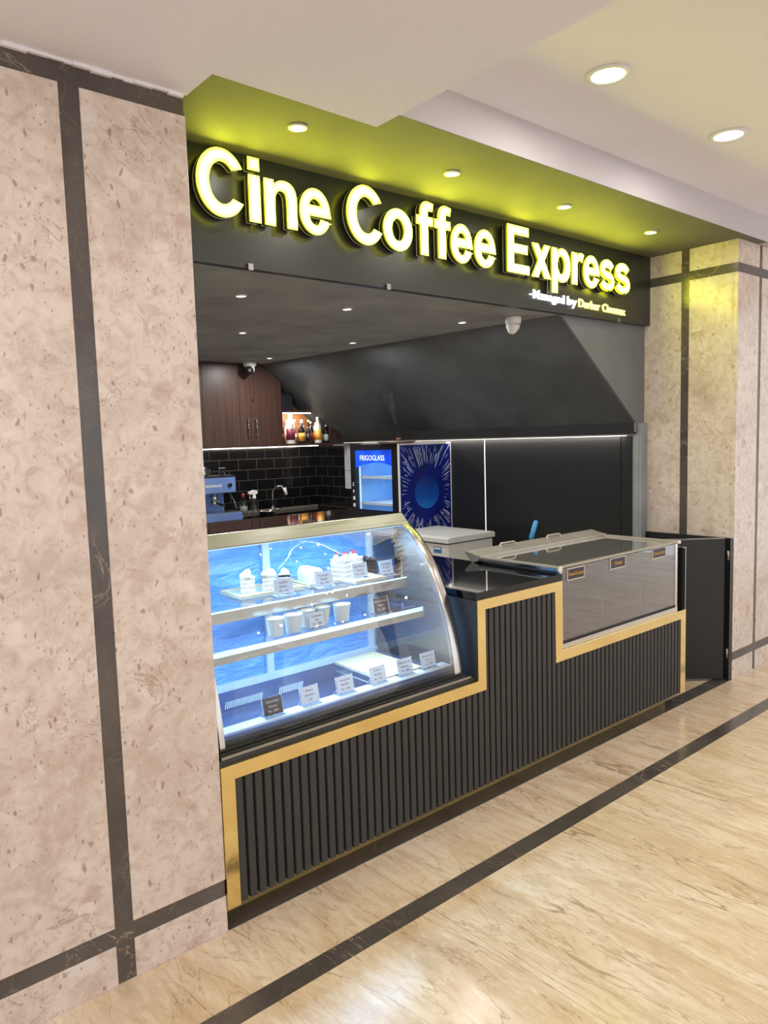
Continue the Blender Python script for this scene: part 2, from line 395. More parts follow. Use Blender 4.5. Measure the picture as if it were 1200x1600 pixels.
def text_mesh(body, name, mat, parent, fit, extrude=0.0006, offset=0.0, align='CENTER'):
    """fit(u, v, w) -> world point; text normalised so that u in 0..1 across the line, v in 0..1 over cap height"""
    cu = bpy.data.curves.new('tmp', 'FONT'); cu.body = body; cu.size = 1.0; cu.offset = offset; cu.extrude = 0.5; cu.resolution_u = 3
    ob = bpy.data.objects.new('tmp', cu); COL.objects.link(ob)
    dg = bpy.context.evaluated_depsgraph_get(); dg.update()
    me = bpy.data.meshes.new_from_object(ob.evaluated_get(dg)); bpy.data.objects.remove(ob); bpy.data.curves.remove(cu)
    xs = [v.co.x for v in me.vertices]; x0, x1 = min(xs), max(xs)
    for v in me.vertices:
        p = fit((v.co.x-x0)/(x1-x0), v.co.y/0.72, v.co.z*extrude*2)
        v.co = Vector(p)
    me.materials.clear(); me.materials.append(mat)
    o = bpy.data.objects.new(name, me); COL.objects.link(o)
    if parent is not None:
        o.parent = parent
        if '_w' in parent: o.location = -Vector(parent['_w'])
    return o
def on_front(x0, x1, z0, h, y):      # text on a face that looks towards -Y
    return lambda u, v, w: (x0+(x1-x0)*u, y-w-0.0005, z0+h*v)

# ================================================================ STRUCTURE
ZW, ZS, ZH, ZI = 2.63, 2.752, 2.905, 2.31
XP, XR = 1.076, 4.69
struct('floor', MB().box(-5, 9, -8, 0.0, -0.1, 0).box(-5, 9, 0.0, 5.2, -0.1, 0), M['floor'])
band = MB()
band.box(-5, 9, -0.378, -0.302, -0.02, 0.0012)
band.box(XP+0.002, XR+0.0, 0.0, 0.09, -0.02, 0.0012)
struct('trim_1', band, M['dark'], 0.0)

# left wall: dark marble core with pale slabs standing slightly proud
core = MB().box(-5, XP-0.004, 0.004, 0.62, 0, ZW)
struct('wall_left', core, M['dark'])
sl = MB()
for x0, x1 in ((-5,-1.2),(-1.145,-0.27),(-0.215,0.7115),(0.767,XP)):
    sl.box(x0, x1, 0.0, 0.03, 0.0, 0.1225); sl.box(x0, x1, 0.0, 0.03, 0.1785, 2.5705)
sl.box(0.95, XP, 0.02, 0.62, 0.0, 2.5705)
struct('wall_left', sl, M['marble'], 0.002)
# right pillar
struct('wall_right', MB().box(XR+0.004, 7.5, 0.004, 0.66, 0, ZS), M['dark'])
sl = MB()
for z0, z1 in ((0, 0.1225), (0.1785, 2.5555), (2.6125, ZS)):
    sl.box(XR, 4.984, 0.0, 0.03, z0, z1); sl.box(5.023, 7.5, 0.0, 0.03, z0, z1)
    sl.box(XR, XR+0.03, 0.0302, 0.312, z0, z1); sl.box(XR, XR+0.03, 0.366, 0.655, z0, z1)
struct('wall_right', sl, M['marble'], 0.0015)
# low black cladding at the foot of the pillar side
struct('trim_2', MB().box(XR-0.02, XR-0.0005, 0.004, 0.655, 0, 0.915), M['black_lam'])

# ceilings
struct('ceiling', MB().box(-5, XP+0.005, -8, -0.001, ZW, 3.2).box(-5, XP-0.001, -0.001, 0.62, ZW, 3.2).box(XP+0.005, 1.68, -8, -0.165, ZW, 3.2), M['plaster'])
struct('ceiling', MB().box(XP+0.005, 1.68, -0.16, 0.0, ZS, 3.19).box(XP, 4.95, -0.058, 0.66, ZS, 2.80), M['soffit'])
struct('ceiling', MB().box(1.685, 9, -0.06, 0.0, ZS+0.001, 3.2).box(4.69, 9, 0.0, 0.7, ZS+0.002, 3.2), M['beam_dimmed'])
struct('ceiling', MB().box(1.685, 9, -8, -0.061, ZH, 3.2), M['plaster'])
# ragged plaster bead where the slab meets the marble
bd = MB(); px = None
x = -1.6
while x < XP-0.01:
    w = random.uniform(0.02, 0.06); d = random.uniform(0.004, 0.010); h = random.uniform(0.006, 0.012)
    bd.box(x, min(x+w, XP), -d, 0.004, ZW-h, ZW+0.002); x += w
struct('trim_3', bd, M['plaster'], 0.001)

# interior shell
struct('ceiling', MB().box(0.9, 3.8, 0.62, 4.45, ZI, 2.36), M['black_paint'])
struct('wall_back', MB().box(0.9, 4.62, 4.38, 4.48, 0, 2.36), M['tile'])
struct('wall_back', MB().box(0.85, 0.95, 0.62, 4.48, 0, 2.36), M['black_paint'])
struct('wall_right', MB().box(4.602, 4.70, 3.60, 4.38, 0, 1.60), M['tile'])
# black panelled right wall with fine joints
wp = MB()
for y0, y1 in ((0.665, 0.742), (0.750, 1.996), (2.012, 3.15), (3.16, 3.80)):
    wp.box(4.60, 4.69, y0, y1, 0, 1.572)
struct('wall_right', wp, M['black_lam'], 0.001)
struct('wall_right', MB().box(4.612, 4.70, 0.62, 3.82, 0, 1.60), M['black_paint'])
struct('wall_right', MB().box(4.615, XR-0.001, 0.60, 0.663, 0, 1.66), M['black_paint'])
# underside of the stair: sloping black soffit, its low black band, the grey wall closing it in front
f0, b0 = (3.755, 0.64), (3.60, 4.38)
slope = MB()
slope.hexa([(3.755,0.64,ZI),(3.80,0.64,ZI+0.05),(3.60,4.38,ZI),(3.65,4.38,ZI+0.05),
            (4.588,0.64,1.665),(4.70,0.64,1.70),(4.46,4.38,1.665),(4.70,4.38,1.70)])
struct('ceiling', slope, M['slope_paint'])
struct('trim_4', MB().hexa([(4.588,0.64,1.588),(4.70,0.64,1.588),(4.46,4.38,1.588),(4.70,4.38,1.588),
            (4.588,0.64,1.668),(4.70,0.64,1.668),(4.46,4.38,1.668),(4.70,4.38,1.668)]), M['black_lam'])
gw = MB().prism([(3.72,2.34),(4.588,1.665),(4.588,1.60),(XR,1.60),(XR,2.34)], 0.625, 0.64, 1)
struct('wall_back', gw, M['grey_wall'])

# ================================================================ SIGN
def arc(cx, cy, rx, ry, a0, a1, n=22):
    return [(cx+rx*math.cos(math.radians(a0+(a1-a0)*i/n)), cy+ry*math.sin(math.radians(a0+(a1-a0)*i/n))) for i in range(n+1)]
def bez(p0, p1, p2, p3, n=10):
    r = []
    for i in range(n+1):
        t = i/n; a = (1-t)**3; b = 3*t*(1-t)**2; c = 3*t*t*(1-t); d = t**3
        r.append((a*p0[0]+b*p1[0]+c*p2[0]+d*p3[0], a*p0[1]+b*p1[1]+c*p2[1]+d*p3[1]))
    return r
def stroke(ctrl, hw, n=8):
    pts = []
    P = [ctrl[0]] + ctrl + [ctrl[-1]]
    for i in range(1, len(P)-2):
        for k in range(n):
            t = k/n
            pts.append(tuple(0.5*((2*P[i][q]) + (-P[i-1][q]+P[i+1][q])*t + (2*P[i-1][q]-5*P[i][q]+4*P[i+1][q]-P[i+2][q])*t*t + (-P[i-1][q]+3*P[i][q]-3*P[i+1][q]+P[i+2][q])*t**3) for q in (0,1)))
    pts.append(ctrl[-1]); L, R = [], []
    for i, p in enumerate(pts):
        a = pts[max(i-1,0)]; b = pts[min(i+1,len(pts)-1)]; dx, dy = b[0]-a[0], b[1]-a[1]; m = math.hypot(dx, dy) or 1
        L.append((p[0]-dy/m*hw, p[1]+dx/m*hw)); R.append((p[0]+dy/m*hw, p[1]-dx/m*hw))
    return L + R[::-1]
GL = {
 'C': [arc(375,358,335,372,33,327,40)+arc(385,358,196,246,317,43,34)],
 'i': [[(72,0),(209,0),(209,519),(72,519)], [(72,589),(209,589),(209,716),(72,716)]],
 'n': [[(66,0),(66,519),(193,519),(193,445)]+bez((193,445),(235,505),(290,531),(352,531))+bez((352,531),(480,531),(544,460),(544,330))+[(544,0),(407,0)]
       +bez((407,265),(407,390),(385,425),(315,425))+bez((315,425),(235,425),(203,360),(203,245))+[(203,0)]],
 'e': [arc(278,259,250,272,-14,0,3)[:0]+[(536,215),(172,215)]+arc(285,205,112,118,188,305,14)+[(378,165),(516,142)]+arc(280,240,243,252,-24,-180,26)+arc(280,262,243,270,180,8,26),
       arc(283,318,110,108,176,4,14)],
 'o': [arc(305,260,265,272,0,351,40), arc(305,260,128,160,0,351,40)],
 'f': [[(90,0),(90,415),(14,415),(14,519),(90,519),(90,560)]+bez((90,560),(90,690),(150,728),(240,728))+[(345,712),(327,618)]+bez((327,618),(250,632),(227,620),(227,560))+[(227,519),(329,519),(329,415),(227,415),(227,0)]],
 'E': [[(73,0),(73,716),(604,716),(604,595),(218,595),(218,436),(577,436),(577,315),(218,315),(218,121),(617,121),(617,0)]],
 'x': [[(6,0),(193,268),(14,519),(181,519),(273,376),(370,519),(531,519),(355,273),(547,0),(379,0),(273,161),(167,0)]],
 'p': [[(68,-198),(68,519),(196,519),(196,443)]+bez((196,443),(235,505),(285,531),(345,531))+bez((345,531),(480,531),(572,430),(572,262))+bez((572,262),(572,90),(480,-12),(345,-12))+bez((345,-12),(285,-12),(245,10),(205,60))+[(205,-198)],
       arc(318,262,112,160,0,351,30)],
 'r': [[(66,0),(66,519),(193,519),(193,445)]+bez((193,445),(225,510),(270,531),(320,531))+bez((320,531),(345,531),(370,525),(395,511))+[(352,392)]+bez((352,392),(325,408),(305,413),(285,413))+bez((285,413),(225,413),(203,370),(203,215))+[(203,0)]],
 's': [stroke(arc(278,366,172,102,18,262,9)+arc(278,157,180,106,82,-164,9), 63, 2)],
}
def glyph_obj(name, ch, x0, x1, zb, em, yf, depth, mat, parent, inset=0.0):
    cu = bpy.data.curves.new('tmp', 'CURVE'); cu.dimensions = '2D'; cu.fill_mode = 'BOTH'; cu.extrude = 0.5
    pl = GL[ch]; xs = [p[0] for q in pl for p in q]; a, b = min(xs), max(xs)
    sx = (x1-x0)/(b-a); sz = em/1000
    for q in pl:
        sp = cu.splines.new('POLY'); sp.points.add(len(q)-1)
        for k, p in enumerate(q): sp.points[k].co = ((p[0]-a)*sx, p[1]*sz, 0, 1)
        sp.use_cyclic_u = True
    cu.offset = -inset
    ob = bpy.data.objects.new('tmp', cu); COL.objects.link(ob)
    dg = bpy.context.evaluated_depsgraph_get(); dg.update()
    me = bpy.data.meshes.new_from_object(ob.evaluated_get(dg)); bpy.data.objects.remove(ob); bpy.data.curves.remove(cu)
    for v in me.vertices: v.co = Vector((x0+v.co.x, yf + depth*(0.5-v.co.z), zb+v.co.y))
    me.materials.clear(); me.materials.append(mat)
    o = bpy.data.objects.new(name, me); COL.objects.link(o); o.parent = parent
    w = parent['_w'] if '_w' in parent else None
    if w is not None: o.location = -Vector(w)
    return o
sign = thing('illuminated_sign', 'long black fascia sign with glowing yellow letters reading Cine Coffee Express over the counter', 'sign', (2.9, 0.59, 2.31))
MB().box(XP-0.01, XR+0.004, 0.585, 0.622, 2.306, ZS-0.001).build('sign_board', M['board_paint'], sign, 0.0015)
for x in (1.62, 2.36, 4.30): MB().box(x-0.012, x+0.012, 0.572, 0.586, 2.298, 2.325).build('clip', M['steel_dark'], sign, 0.001)
LETTERS = [('C',1.376,1.566),('i',1.601,1.646),('n',1.672,1.821),('e',1.842,1.995),('C',2.09,2.281),('o',2.3,2.472),('f',2.507,2.612),('f',2.626,2.733),('e',2.738,2.886),('e',2.908,3.063),
           ('E',3.164,3.338),('x',3.37,3.528),('p',3.547,3.712),('r',3.735,3.845),('e',3.850,4.005),('s',4.023,4.166),('s',4.185,4.341)]
for ch, x0, x1 in LETTERS:
    zb = 2.480 - 0.0045*(x0-1.38); em = 0.338
    l = glyph_obj('letter', ch, x0, x1, zb, em, 0.541, 0.030, M['letter_side'], sign)
    l['label'] = 'yellow lit letter'
    del l['label']
    for nm, mt, yf, dp, ins in (('letter_face', M['letter_rim'], 0.5245, 0.003, -0.0030), ('letter_glow', M['letter_glow'], 0.5224, 0.0024, 0.0042), ('letter_core', M['letter_core'], 0.5212, 0.0022, 0.0105), ('letter_back', M['letter_edge'], 0.558, 0.003, -0.0015)):
        g = glyph_obj(nm, ch, x0, x1, zb, em, yf, dp, mt, l, ins); g.location = (0,0,0)
    l.location = -Vector(sign['_w'])
    # stand-off pegs that hold the letter clear of the board
    p = MB()
    for q in ((x0+x1)/2,):
        p.tube([(q, 0.556, zb+0.05), (q, 0.586, zb+0.05)], 0.004, 6)
for txt, x0, x1, mt in (('\u2013', 3.403, 3.425, 'small_white'), ('Managed', 3.436, 3.722, 'small_white'), ('by', 3.752, 3.845, 'small_white'), ('Durbar', 3.866, 4.086, 'small_yellow'), ('Cinemax', 4.114, 4.368, 'small_yellow')):
    z0 = 2.366-0.022*(x0-3.403)
    text_mesh(txt, 'small_word', M[mt], sign, (lambda u, v, w, x0=x0, x1=x1, z0=z0: (x0+(x1-x0)*u, 0.574-w, z0-0.022*(x1-x0)*u+0.050*v)), 0.005, 0.009)

# ================================================================ LAMPS
def area(name, loc, size, power, color, parent, rot=(0,0,0), sy=None, spread=3.14):
    ld = bpy.data.lights.new(name, 'AREA'); ld.shape = 'DISK' if sy is None else 'RECTANGLE'; ld.size = size
    if sy: ld.size_y = sy
    ld.energy = power; ld.color = color; ld.spread = spread
    o = bpy.data.objects.new(name, ld); COL.objects.link(o); o.location = loc; o.rotation_euler = rot
    if parent is not None: o.parent = parent
    return o
def downlight(loc, r, power, mat, color, label, group, deep=0.012):
    t = thing('ceiling_downlight', label, 'light', loc, group, local=True)
    MB().lathe([(r*0.78,-0.002),(r*0.80,-0.008),(r,-0.006),(r,0.0),(r*0.78,0.0)], seg=36).build('rim', M['white_plastic'], t)
    MB().lathe([(0,-0.0045),(r*0.79,-0.0045),(r*0.79,-0.001)], seg=36).build('diffuser', mat, t)
    area('lamp', (0,0,-0.014), r*1.5, power, color, t)
    return t
warm, cool = (1.0,0.95,0.88), (1.0,0.97,0.93)
for x, y, lab in ((2.515,-0.5,'large round recessed ceiling panel light nearer the white beam'), (3.445,-0.51,'round recessed ceiling panel light farther right above the corridor')):
    downlight((x, y, ZH), 0.078, HALL_POWER, M['lamp_warm'], warm, lab, 'round corridor panel lights')
for x, y in ((0.4,-1.0),(-0.9,-1.0),(0.4,-2.6),(-0.9,-2.6)):
    downlight((x, y, ZW), 0.078, HALL_POWER, M['lamp_warm'], warm, 'round recessed panel light in the low ceiling of the corridor', 'round corridor panel lights')
for x, y in ((2.515,-2.0),(3.445,-2.0),(5.3,-2.0),(2.515,-3.6),(4.2,-3.6)):
    downlight((x, y, ZH), 0.078, HALL_POWER, M['lamp_warm'], warm, 'round recessed panel light in the high ceiling of the corridor', 'round corridor panel lights')
for (x, y), lab in zip(((1.643,0.238),(2.455,0.242),(3.271,0.242),(4.102,0.243)), ('above the first word Cine','above the word Coffee','above the word Express','nearest the right marble pillar')):
    downlight((x, y, ZS), 0.036, SOFFIT_POWER, M['lamp_cool'], cool, 'small round spotlight in the soffit over the sign, '+lab, 'soffit spotlights')
for (x, y), lab in zip(((1.874,1.10),(2.538,1.126),(3.445,1.134),(2.486,2.155),(3.433,2.219),(3.412,3.327)),
      ('leftmost of the front row','middle of the front row','front row beside the white camera','left of the second row','right of the second row','at the back beside the dark wood cabinet')):
    downlight((x, y, ZI), 0.030, INNER_POWER*(0.6 if y < 1.5 else 1.5), M['lamp_cool'], cool, 'small round spotlight in the dark shop ceiling, '+lab, 'shop ceiling spotlights')

# ================================================================ COUNTER
ct = thing('service_counter', 'long stepped black fluted counter with gold trim running between the marble pillars', 'counter', (2.6, 0.3, 0))
TOPZ1, TOPZ2, TOPZ3 = 0.557, 0.905, 0.567
def top_at(x):
    if x < 2.352: return 0.508
    if x < 2.847: return 0.862
    return 0.517
back = MB().prism([(1.126,0.083),(4.022,0.083),(4.022,0.517),(2.84,0.517),(2.84,0.862),(2.352,0.862),(2.352,0.508),(1.126,0.508)], 0.010, 0.022, 1)
back.build('backing_panel', M['black_lam'], ct)
fl = MB(); x = 1.1275; pitch = 0.03680
while x < 4.015:
    xe = min(x+0.0285, 4.021); z1 = min(top_at(x), top_at(xe)) ; z1 = top_at((x+xe)/2)
    fl.prism([(x,0.012),(x+0.0012,-0.0012),(x+0.0035,-0.003),(xe-0.0035,-0.003),(xe-0.0012,-0.0012),(xe,0.012)], 0.080, z1+0.001, 2)
    x += pitch
fl.build('fluted_panel', M['charcoal'], ct)
gp = [ # mitred gold pieces: four corners in x,z
 [(XP+0.001,0.073),(1.126,0.073),(1.126,0.508),(XP+0.001,0.557)],
 [(XP+0.001,0.557),(1.126,0.508),(2.352,0.508),(2.302,0.557)],
 [(2.302,0.557),(2.352,0.508),(2.352,0.862),(2.302,0.907)],
 [(2.302,0.907),(2.352,0.862),(2.840,0.862),(2.897,0.907)],
 [(2.897,0.907),(2.840,0.862),(2.845,0.517),(2.899,0.567)],
 [(2.845,0.517),(4.022,0.517),(4.078,0.567),(2.899,0.567)],
 [(4.022,0.517),(4.022,0.073),(4.078,0.073),(4.078,0.567)]]
for q in gp: MB().prism(q, -0.006, 0.016, 1).build('gold_trim', M['gold'], ct, 0.0008)
MB().box(XP+0.001, 4.02, 0.088, 0.096, 0.0015, 0.084).build('kick_plate', M['kick'], ct)
body = MB()
body.box(XP+0.002, 2.302, 0.018, 0.76, 0.082, 0.480); body.box(XP+0.002, 2.302, 0.018, 0.060, 0.481, 0.556); body.box(XP+0.002, 2.302, 0.620, 0.76, 0.481, 0.556)
body.box(2.303, 2.896, 0.018, 0.96, 0.082, 0.906)
body.box(2.898, 4.072, 0.018, 0.60, 0.082, 0.530)
body.box(XP+0.002, 4.02, 0.097, 0.60, 0.0015, 0.081)
body.build('carcass', M['black_lam'], ct)
MB().box(XP+0.002, 2.3025, 0.0165, 0.060, 0.5562, 0.5690).box(XP+0.002, 2.3025, 0.620, 0.76, 0.5562, 0.5690).box(2.262, 2.3025, 0.060, 0.620, 0.5562, 0.5690).build('ledge', M['navy_lam'], ct, 0.001)
MB().box(2.2985, 2.3028, -0.003, 0.955, 0.5692, 0.9062).build('side_panel', M['navy_lam'], ct)
MB().box(2.296, 2.897, -0.006, 0.975, 0.9072, 0.9405).build('countertop', M['granite'], ct, 0.002)
MB().box(4.0735, 4.0795, 0.0, 0.55, 0.5675, 0.928).build('end_panel', M['glass_grey'], ct)
MB().box(4.070, 4.0725, 0.012, 0.55, 0.55, 0.925).box(4.012, 4.07, 0.10, 0.55, 0.5675, 0.925).build('end_filler', M['black_lam'], ct)
MB().box(4.0745, 4.0795, -0.002, -0.0002, 0.5675, 0.929).box(4.045, 4.0795, -0.002, 0.55, 0.9285, 0.931).build('edge_strip', M['steel'], ct)

# ================================================================ PASTRY DISPLAY CASE
cs = thing('pastry_display_case', 'curved glass refrigerated pastry case with blue glow standing on the counter', 'display case', (1.66, 0.4, 0.569))
X0, X1 = 1.093, 2.255
PROF = [(0.041,0.597),(0.050,0.665),(0.064,0.735),(0.084,0.812),(0.112,0.890),(0.148,0.972),(0.191,1.054),(0.245,1.126),(0.309,1.186),(0.360,1.224),(0.414,1.256)]
def smooth_prof(P, n=4):
    out = []
    Q = [P[0]]+P+[P[-1]]
    for i in range(1, len(Q)-2):
        for k in range(n):
            t = k/n
            out.append(tuple(0.5*((2*Q[i][q]) + (-Q[i-1][q]+Q[i+1][q])*t + (2*Q[i-1][q]-5*Q[i][q]+4*Q[i+1][q]-Q[i+2][q])*t*t + (-Q[i-1][q]+3*Q[i][q]-3*Q[i+1][q]+Q[i+2][q])*t**3) for q in (0,1)))
    out.append(P[-1]); return out
SP = smooth_prof(PROF)
def offp(P, d):
    r = []
    for i, p in enumerate(P):
        a = P[max(i-1,0)]; b = P[min(i+1,len(P)-1)]; dx, dy = b[0]-a[0], b[1]-a[1]; m = math.hypot(dx,dy)
        r.append((p[0]+dy/m*d, p[1]-dx/m*d))
    return r
def sheet(P, Q, x0, x1, mi=0, mb=None, smooth=True):
    """solid curved strip between profile P and profile Q, from x0 to x1"""
    mb = mb or MB(); n = len(P)
    k = len(mb.v)
    for X in (x0, x1):
        for p in P: mb.v.append((X, p[0], p[1]))
        for p in Q: mb.v.append((X, p[0], p[1]))
    A, B, C2, D = k, k+n, k+2*n, k+3*n
    for i in range(n-1):
        for f, sm in (([A+i,A+i+1,C2+i+1,C2+i],smooth), ([B+i,D+i,D+i+1,B+i+1],smooth), ([A+i,B+i,B+i+1,A+i+1],False), ([C2+i,C2+i+1,D+i+1,D+i],False)):
            mb.f.append(f); mb.mi.append(mi); mb.sm.append(sm)
    for i in (0, n-1): mb.f.append([A+i,C2+i,D+i,B+i]); mb.mi.append(mi); mb.sm.append(False)
    return mb
gin = offp(SP, 0.0075)
gl_top = [p for p in SP if p[1] < 1.222]
sheet(offp(gl_top, 0.0015), offp(gl_top, 0.0065), X0+0.026, X1-0.046).build('curved_glass', M['glass_case'], cs)
for a, b, c_, d_ in ((X1-0.050, X1-0.006, X1-0.006, X1), (X0+0.008, X0+0.028, X0, X0+0.008)):
    fr = sheet(offp(SP, -0.002), offp(SP, 0.020), a, b).build('curved_frame', M['steel'], cs, 0.001)
    sheet(offp(SP, -0.0005), offp(SP, 0.024), c_, d_).build('frame_edge', M['black_plastic'], fr)
# black glossy top, steel header in front of it
MB().box(X0, X1, 0.408, 0.770, 1.248, 1.2665).build('top_slab', M['granite'], cs, 0.0015)
hd = MB().prism([(0.356,1.216),(0.409,1.256),(0.409,1.2475),(0.370,1.212)], X0+0.006, X1-0.012, 0)
hd.prism([(0.350,1.214),(0.398,1.2520),(0.404,1.2600),(0.3985,1.2655),(0.3920,1.2640),(0.3480,1.2200)], X0+0.006, X1-0.012, 0)
hd.build('steel_header', M['steel_soft'], cs, 0.001)
# bottom rails
MB().box(X0, X1-0.002, 0.026, 0.050, 0.569, 0.590).box(X0, X1-0.002, 0.034, 0.060, 0.590, 0.598).build('bottom_rail', M['black_plastic'], cs, 0.001)
MB().box(X0, X1+0.030, 0.0185, 0.026, 0.5695, 0.580).build('lower_track', M['steel_dark'], cs, 0.001)
MB().box(X0+0.028, X1-0.046, 0.050, 0.056, 0.598, 0.612).build('front_sill', M['black_plastic'], cs)
# deck, back, ends
DECK = 0.632
FLZ = 0.502
tub = MB().box(X0+0.01, X1-0.013, 0.061, 0.586, FLZ-0.010, FLZ).box(X0+0.01, X1-0.013, 0.061, 0.066, FLZ, DECK-0.006)
tub.build('deck', M['tub'], cs)
MB().box(X0+0.01, X1-0.02, 0.572, 0.586, FLZ, 0.588).build('tub_back', M['tub'], cs)
MB().box(X0+0.01, X0+0.015, 0.067, 0.571, FLZ, 0.60).box(X1-0.045, X1-0.040, 0.067, 0.571, FLZ, 0.60).build('tub_end', M['tub'], cs)
MB().box(X0+0.03, X1-0.05, 0.061, 0.116, DECK, DECK+0.006).build('deck_lip', M['white_plastic'], cs, 0.001)
MB().box(X0+0.01, X1-0.015, 0.600, 0.612, 0.569, 1.247).build('back_film', M['film'], cs)
bk = MB()
for x in (X0+0.015, 1.62, X1-0.07): bk.box(x, x+0.035, 0.585, 0.599, 0.6165, 1.246)
bk.box(X0+0.015, X1-0.03, 0.572, 0.599, 0.5885, 0.616)
bk.build('back_door_frame', M['pale_frame'], cs, 0.001)
MB().box(X0+0.01, X1-0.015, 0.613, 0.765, 0.569, 1.247).build('back_housing', M['black_lam'], cs)
endp = offp([p for p in SP if p[1] < 1.245], 0.026)
end_poly = [(0.085, 0.60)]+[p for p in endp if p[1] > 0.60]+[(0.571, 1.245), (0.571, 0.60)]
MB().prism(end_poly, X1-0.046, X1-0.042, 0).build('end_glass', M['glass'], cs)
MB().prism(end_poly, X0+0.010, X0+0.014, 0).build('end_glass', M['glass'], cs)
# shelves: glass plate, thick steel nosing, LED tube tucked under the nosing
UP_Z, UP_Y, MD_Z, MD_Y = 1.002, 0.262, 0.884, 0.165
SX0, SX1 = X0+0.02, 2.150
for z, y in ((UP_Z, UP_Y), (MD_Z, MD_Y)):
    sh = MB().box(SX0, SX1, y, 0.570, z-0.008, z).build('shelf', M['glass'], cs)
    nz = 0.044; MB().box(SX0, SX1, y-0.004, y+0.002, z-nz, z+0.001).box(SX0, SX1, y+0.002, y+0.030, z-nz, z-nz+0.004).box(SX0, SX1, y+0.012, y+0.034, z-0.012, z-0.0082).build('nosing', M['steel'], sh, 0.0008)
    MB().box(SX0+0.01, SX1-0.01, y-0.0052, y-0.0042, z-0.016 if z < 0.9 else z-0.004, z+0.001).build('led_strip', M['led_blue'], sh)
    MB().box(SX0+0.01, SX1-0.01, y+0.006, y+0.018, z-0.0395, z-0.0355).build('led_tube', M['led_blue'], sh)
    for x in (SX0+0.002, 1.62, SX1-0.010):
        MB().prism([(y+0.01,z-0.009),(0.584,z-0.009),(0.584,z-0.040),(0.50,z-0.030),(y+0.04,z-0.020)], x, x+0.004, 0).build('bracket', M['steel'], sh)
MB().box(X0+0.03, X1-0.05, 0.372, 0.392, 1.2085, 1.2135).build('led_strip', M['led_blue'], cs)
area('lamp', (-0.01, -0.02, 1.205-0.569), 1.05, LED_CASE*1.0, (0.40,0.68,1.0), cs, (0,0,0), 0.03)
area('lamp', (-0.03, UP_Y+0.05-0.4, UP_Z-0.046-0.569), 1.0, LED_CASE*0.6, (0.40,0.68,1.0), cs, (0,0,0), 0.02)
area('lamp', (-0.03, MD_Y+0.05-0.4, MD_Z-0.046-0.569), 1.0, LED_CASE*0.6, (0.40,0.68,1.0), cs, (0,0,0), 0.02)
# air grille teeth seen through the glass
gr = MB()
for x0, n in ((1.400, 20), (1.660, 14)):
    for k in range(n): gr.hexa([(x0+k*0.009+dx+dz, y, z) for z, dz in ((0.518,0.0),(0.546,0.006)) for y in (0.5665,0.5715) for dx in (0.0,0.004)])
gr.build('air_grille', M['white_plastic'], cs)

# price cards in acrylic stands
def price_card(loc, lines, dark, label, w=0.076, h=0.062, rz=0.0, lean=0.22, group='price cards in the pastry case'):
    t = thing('price_card', label, 'price card', loc, group, local=True)
    t.rotation_euler = (0, 0, rz)
    ca, sa = math.cos(lean), math.sin(lean)
    def P(x, d, z): return (x, d*ca + z*sa, z*ca - d*sa + 0.006)   # leaning back
    st = MB()
    st.hexa([P(-w/2-0.002,0.0012,0),P(w/2+0.002,0.0012,0),P(-w/2-0.002,0.003,0),P(w/2+0.002,0.003,0),P(-w/2-0.002,0.0012,h+0.002),P(w/2+0.002,0.0012,h+0.002),P(-w/2-0.002,0.003,h+0.002),P(w/2+0.002,0.003,h+0.002)])
    st.box(-w/2-0.002, w/2+0.002, -0.014, 0.032, 0.0005, 0.003)
    st.build('acrylic_stand', M['acrylic'], t)
    e = MB()
    for s in (-1, 1):
        e.tube([(s*(w/2+0.003), -0.014, 0.002), P(s*(w/2+0.003), 0.002, 0.0), P(s*(w/2+0.003), 0.002, h+0.002)], 0.0011, 5)
        e.tube([P(s*(w/2-0.004), 0.003, 0.02), (s*(w/2-0.002), 0.034, 0.002)], 0.0011, 5)
    e.tube([(-w/2-0.003, -0.014, 0.002), (w/2+0.003, -0.014, 0.002)], 0.0013, 5)
    e.build('stand_edge', M['acrylic_edge'], t)
    MB().hexa([P(-w/2,0,0),P(w/2,0,0),P(-w/2,0.0011,0),P(w/2,0.0011,0),P(-w/2,0,h),P(w/2,0,h),P(-w/2,0.0011,h),P(w/2,0.0011,h)]).build('card', M['brown_card'] if dark else M['paper'], t)
    n = len(lines)
    for i, tx in enumerate(lines):
        lw = min(w*0.86, 0.0058*len(tx)); zc = h*(0.80-0.27*i)-0.006
        text_mesh(tx, 'printed_line', M['ink_white'] if dark else M['ink'], t, lambda u, v, ww: P(-lw/2+lw*u, -0.0004-ww, zc+0.0085*v), 0.0002, 0.004)
    return t
R3 = math.radians
for loc, ln, dk_, lab in (
  ((1.340,0.085,DECK+0.006), ['Chocolate','Pastry','Rs. 200'], True, 'brown price card reading Chocolate Pastry, leftmost on the case floor'),
  ((1.500,0.088,DECK+0.006), ['Walnut','Brownie','150'], False, 'white price card beside the brown Chocolate Pastry card'),
  ((1.665,0.090,DECK+0.006), ['Chocolate','Muffin','Rs. 160'], False, 'white price card in the middle of the case floor'),
  ((1.830,0.092,DECK+0.006), ['Carrot','Muffin','Rs. 150'], False, 'white price card in front of the left end of the wooden board'),
  ((1.975,0.092,DECK+0.006), ['Double Chocolate','Brownie','Rs. 180'], False, 'white price card in front of the right end of the wooden board'),
  ((2.105,0.090,DECK+0.006), ['Marble Cake','Pastry','Rs. 180'], False, 'white price card in the right front corner of the case floor')):
    price_card(loc, ln, dk_, lab)
price_card((1.618,0.195,MD_Z), ['Tiramisu','Cup','Rs. 180'], False, 'white price card in front of the white cups', 0.07, 0.055)
price_card((1.940,0.190,MD_Z), ['Black Forest','Pastry','Rs. 200'], True, 'brown price card reading Black Forest Pastry on the middle shelf')
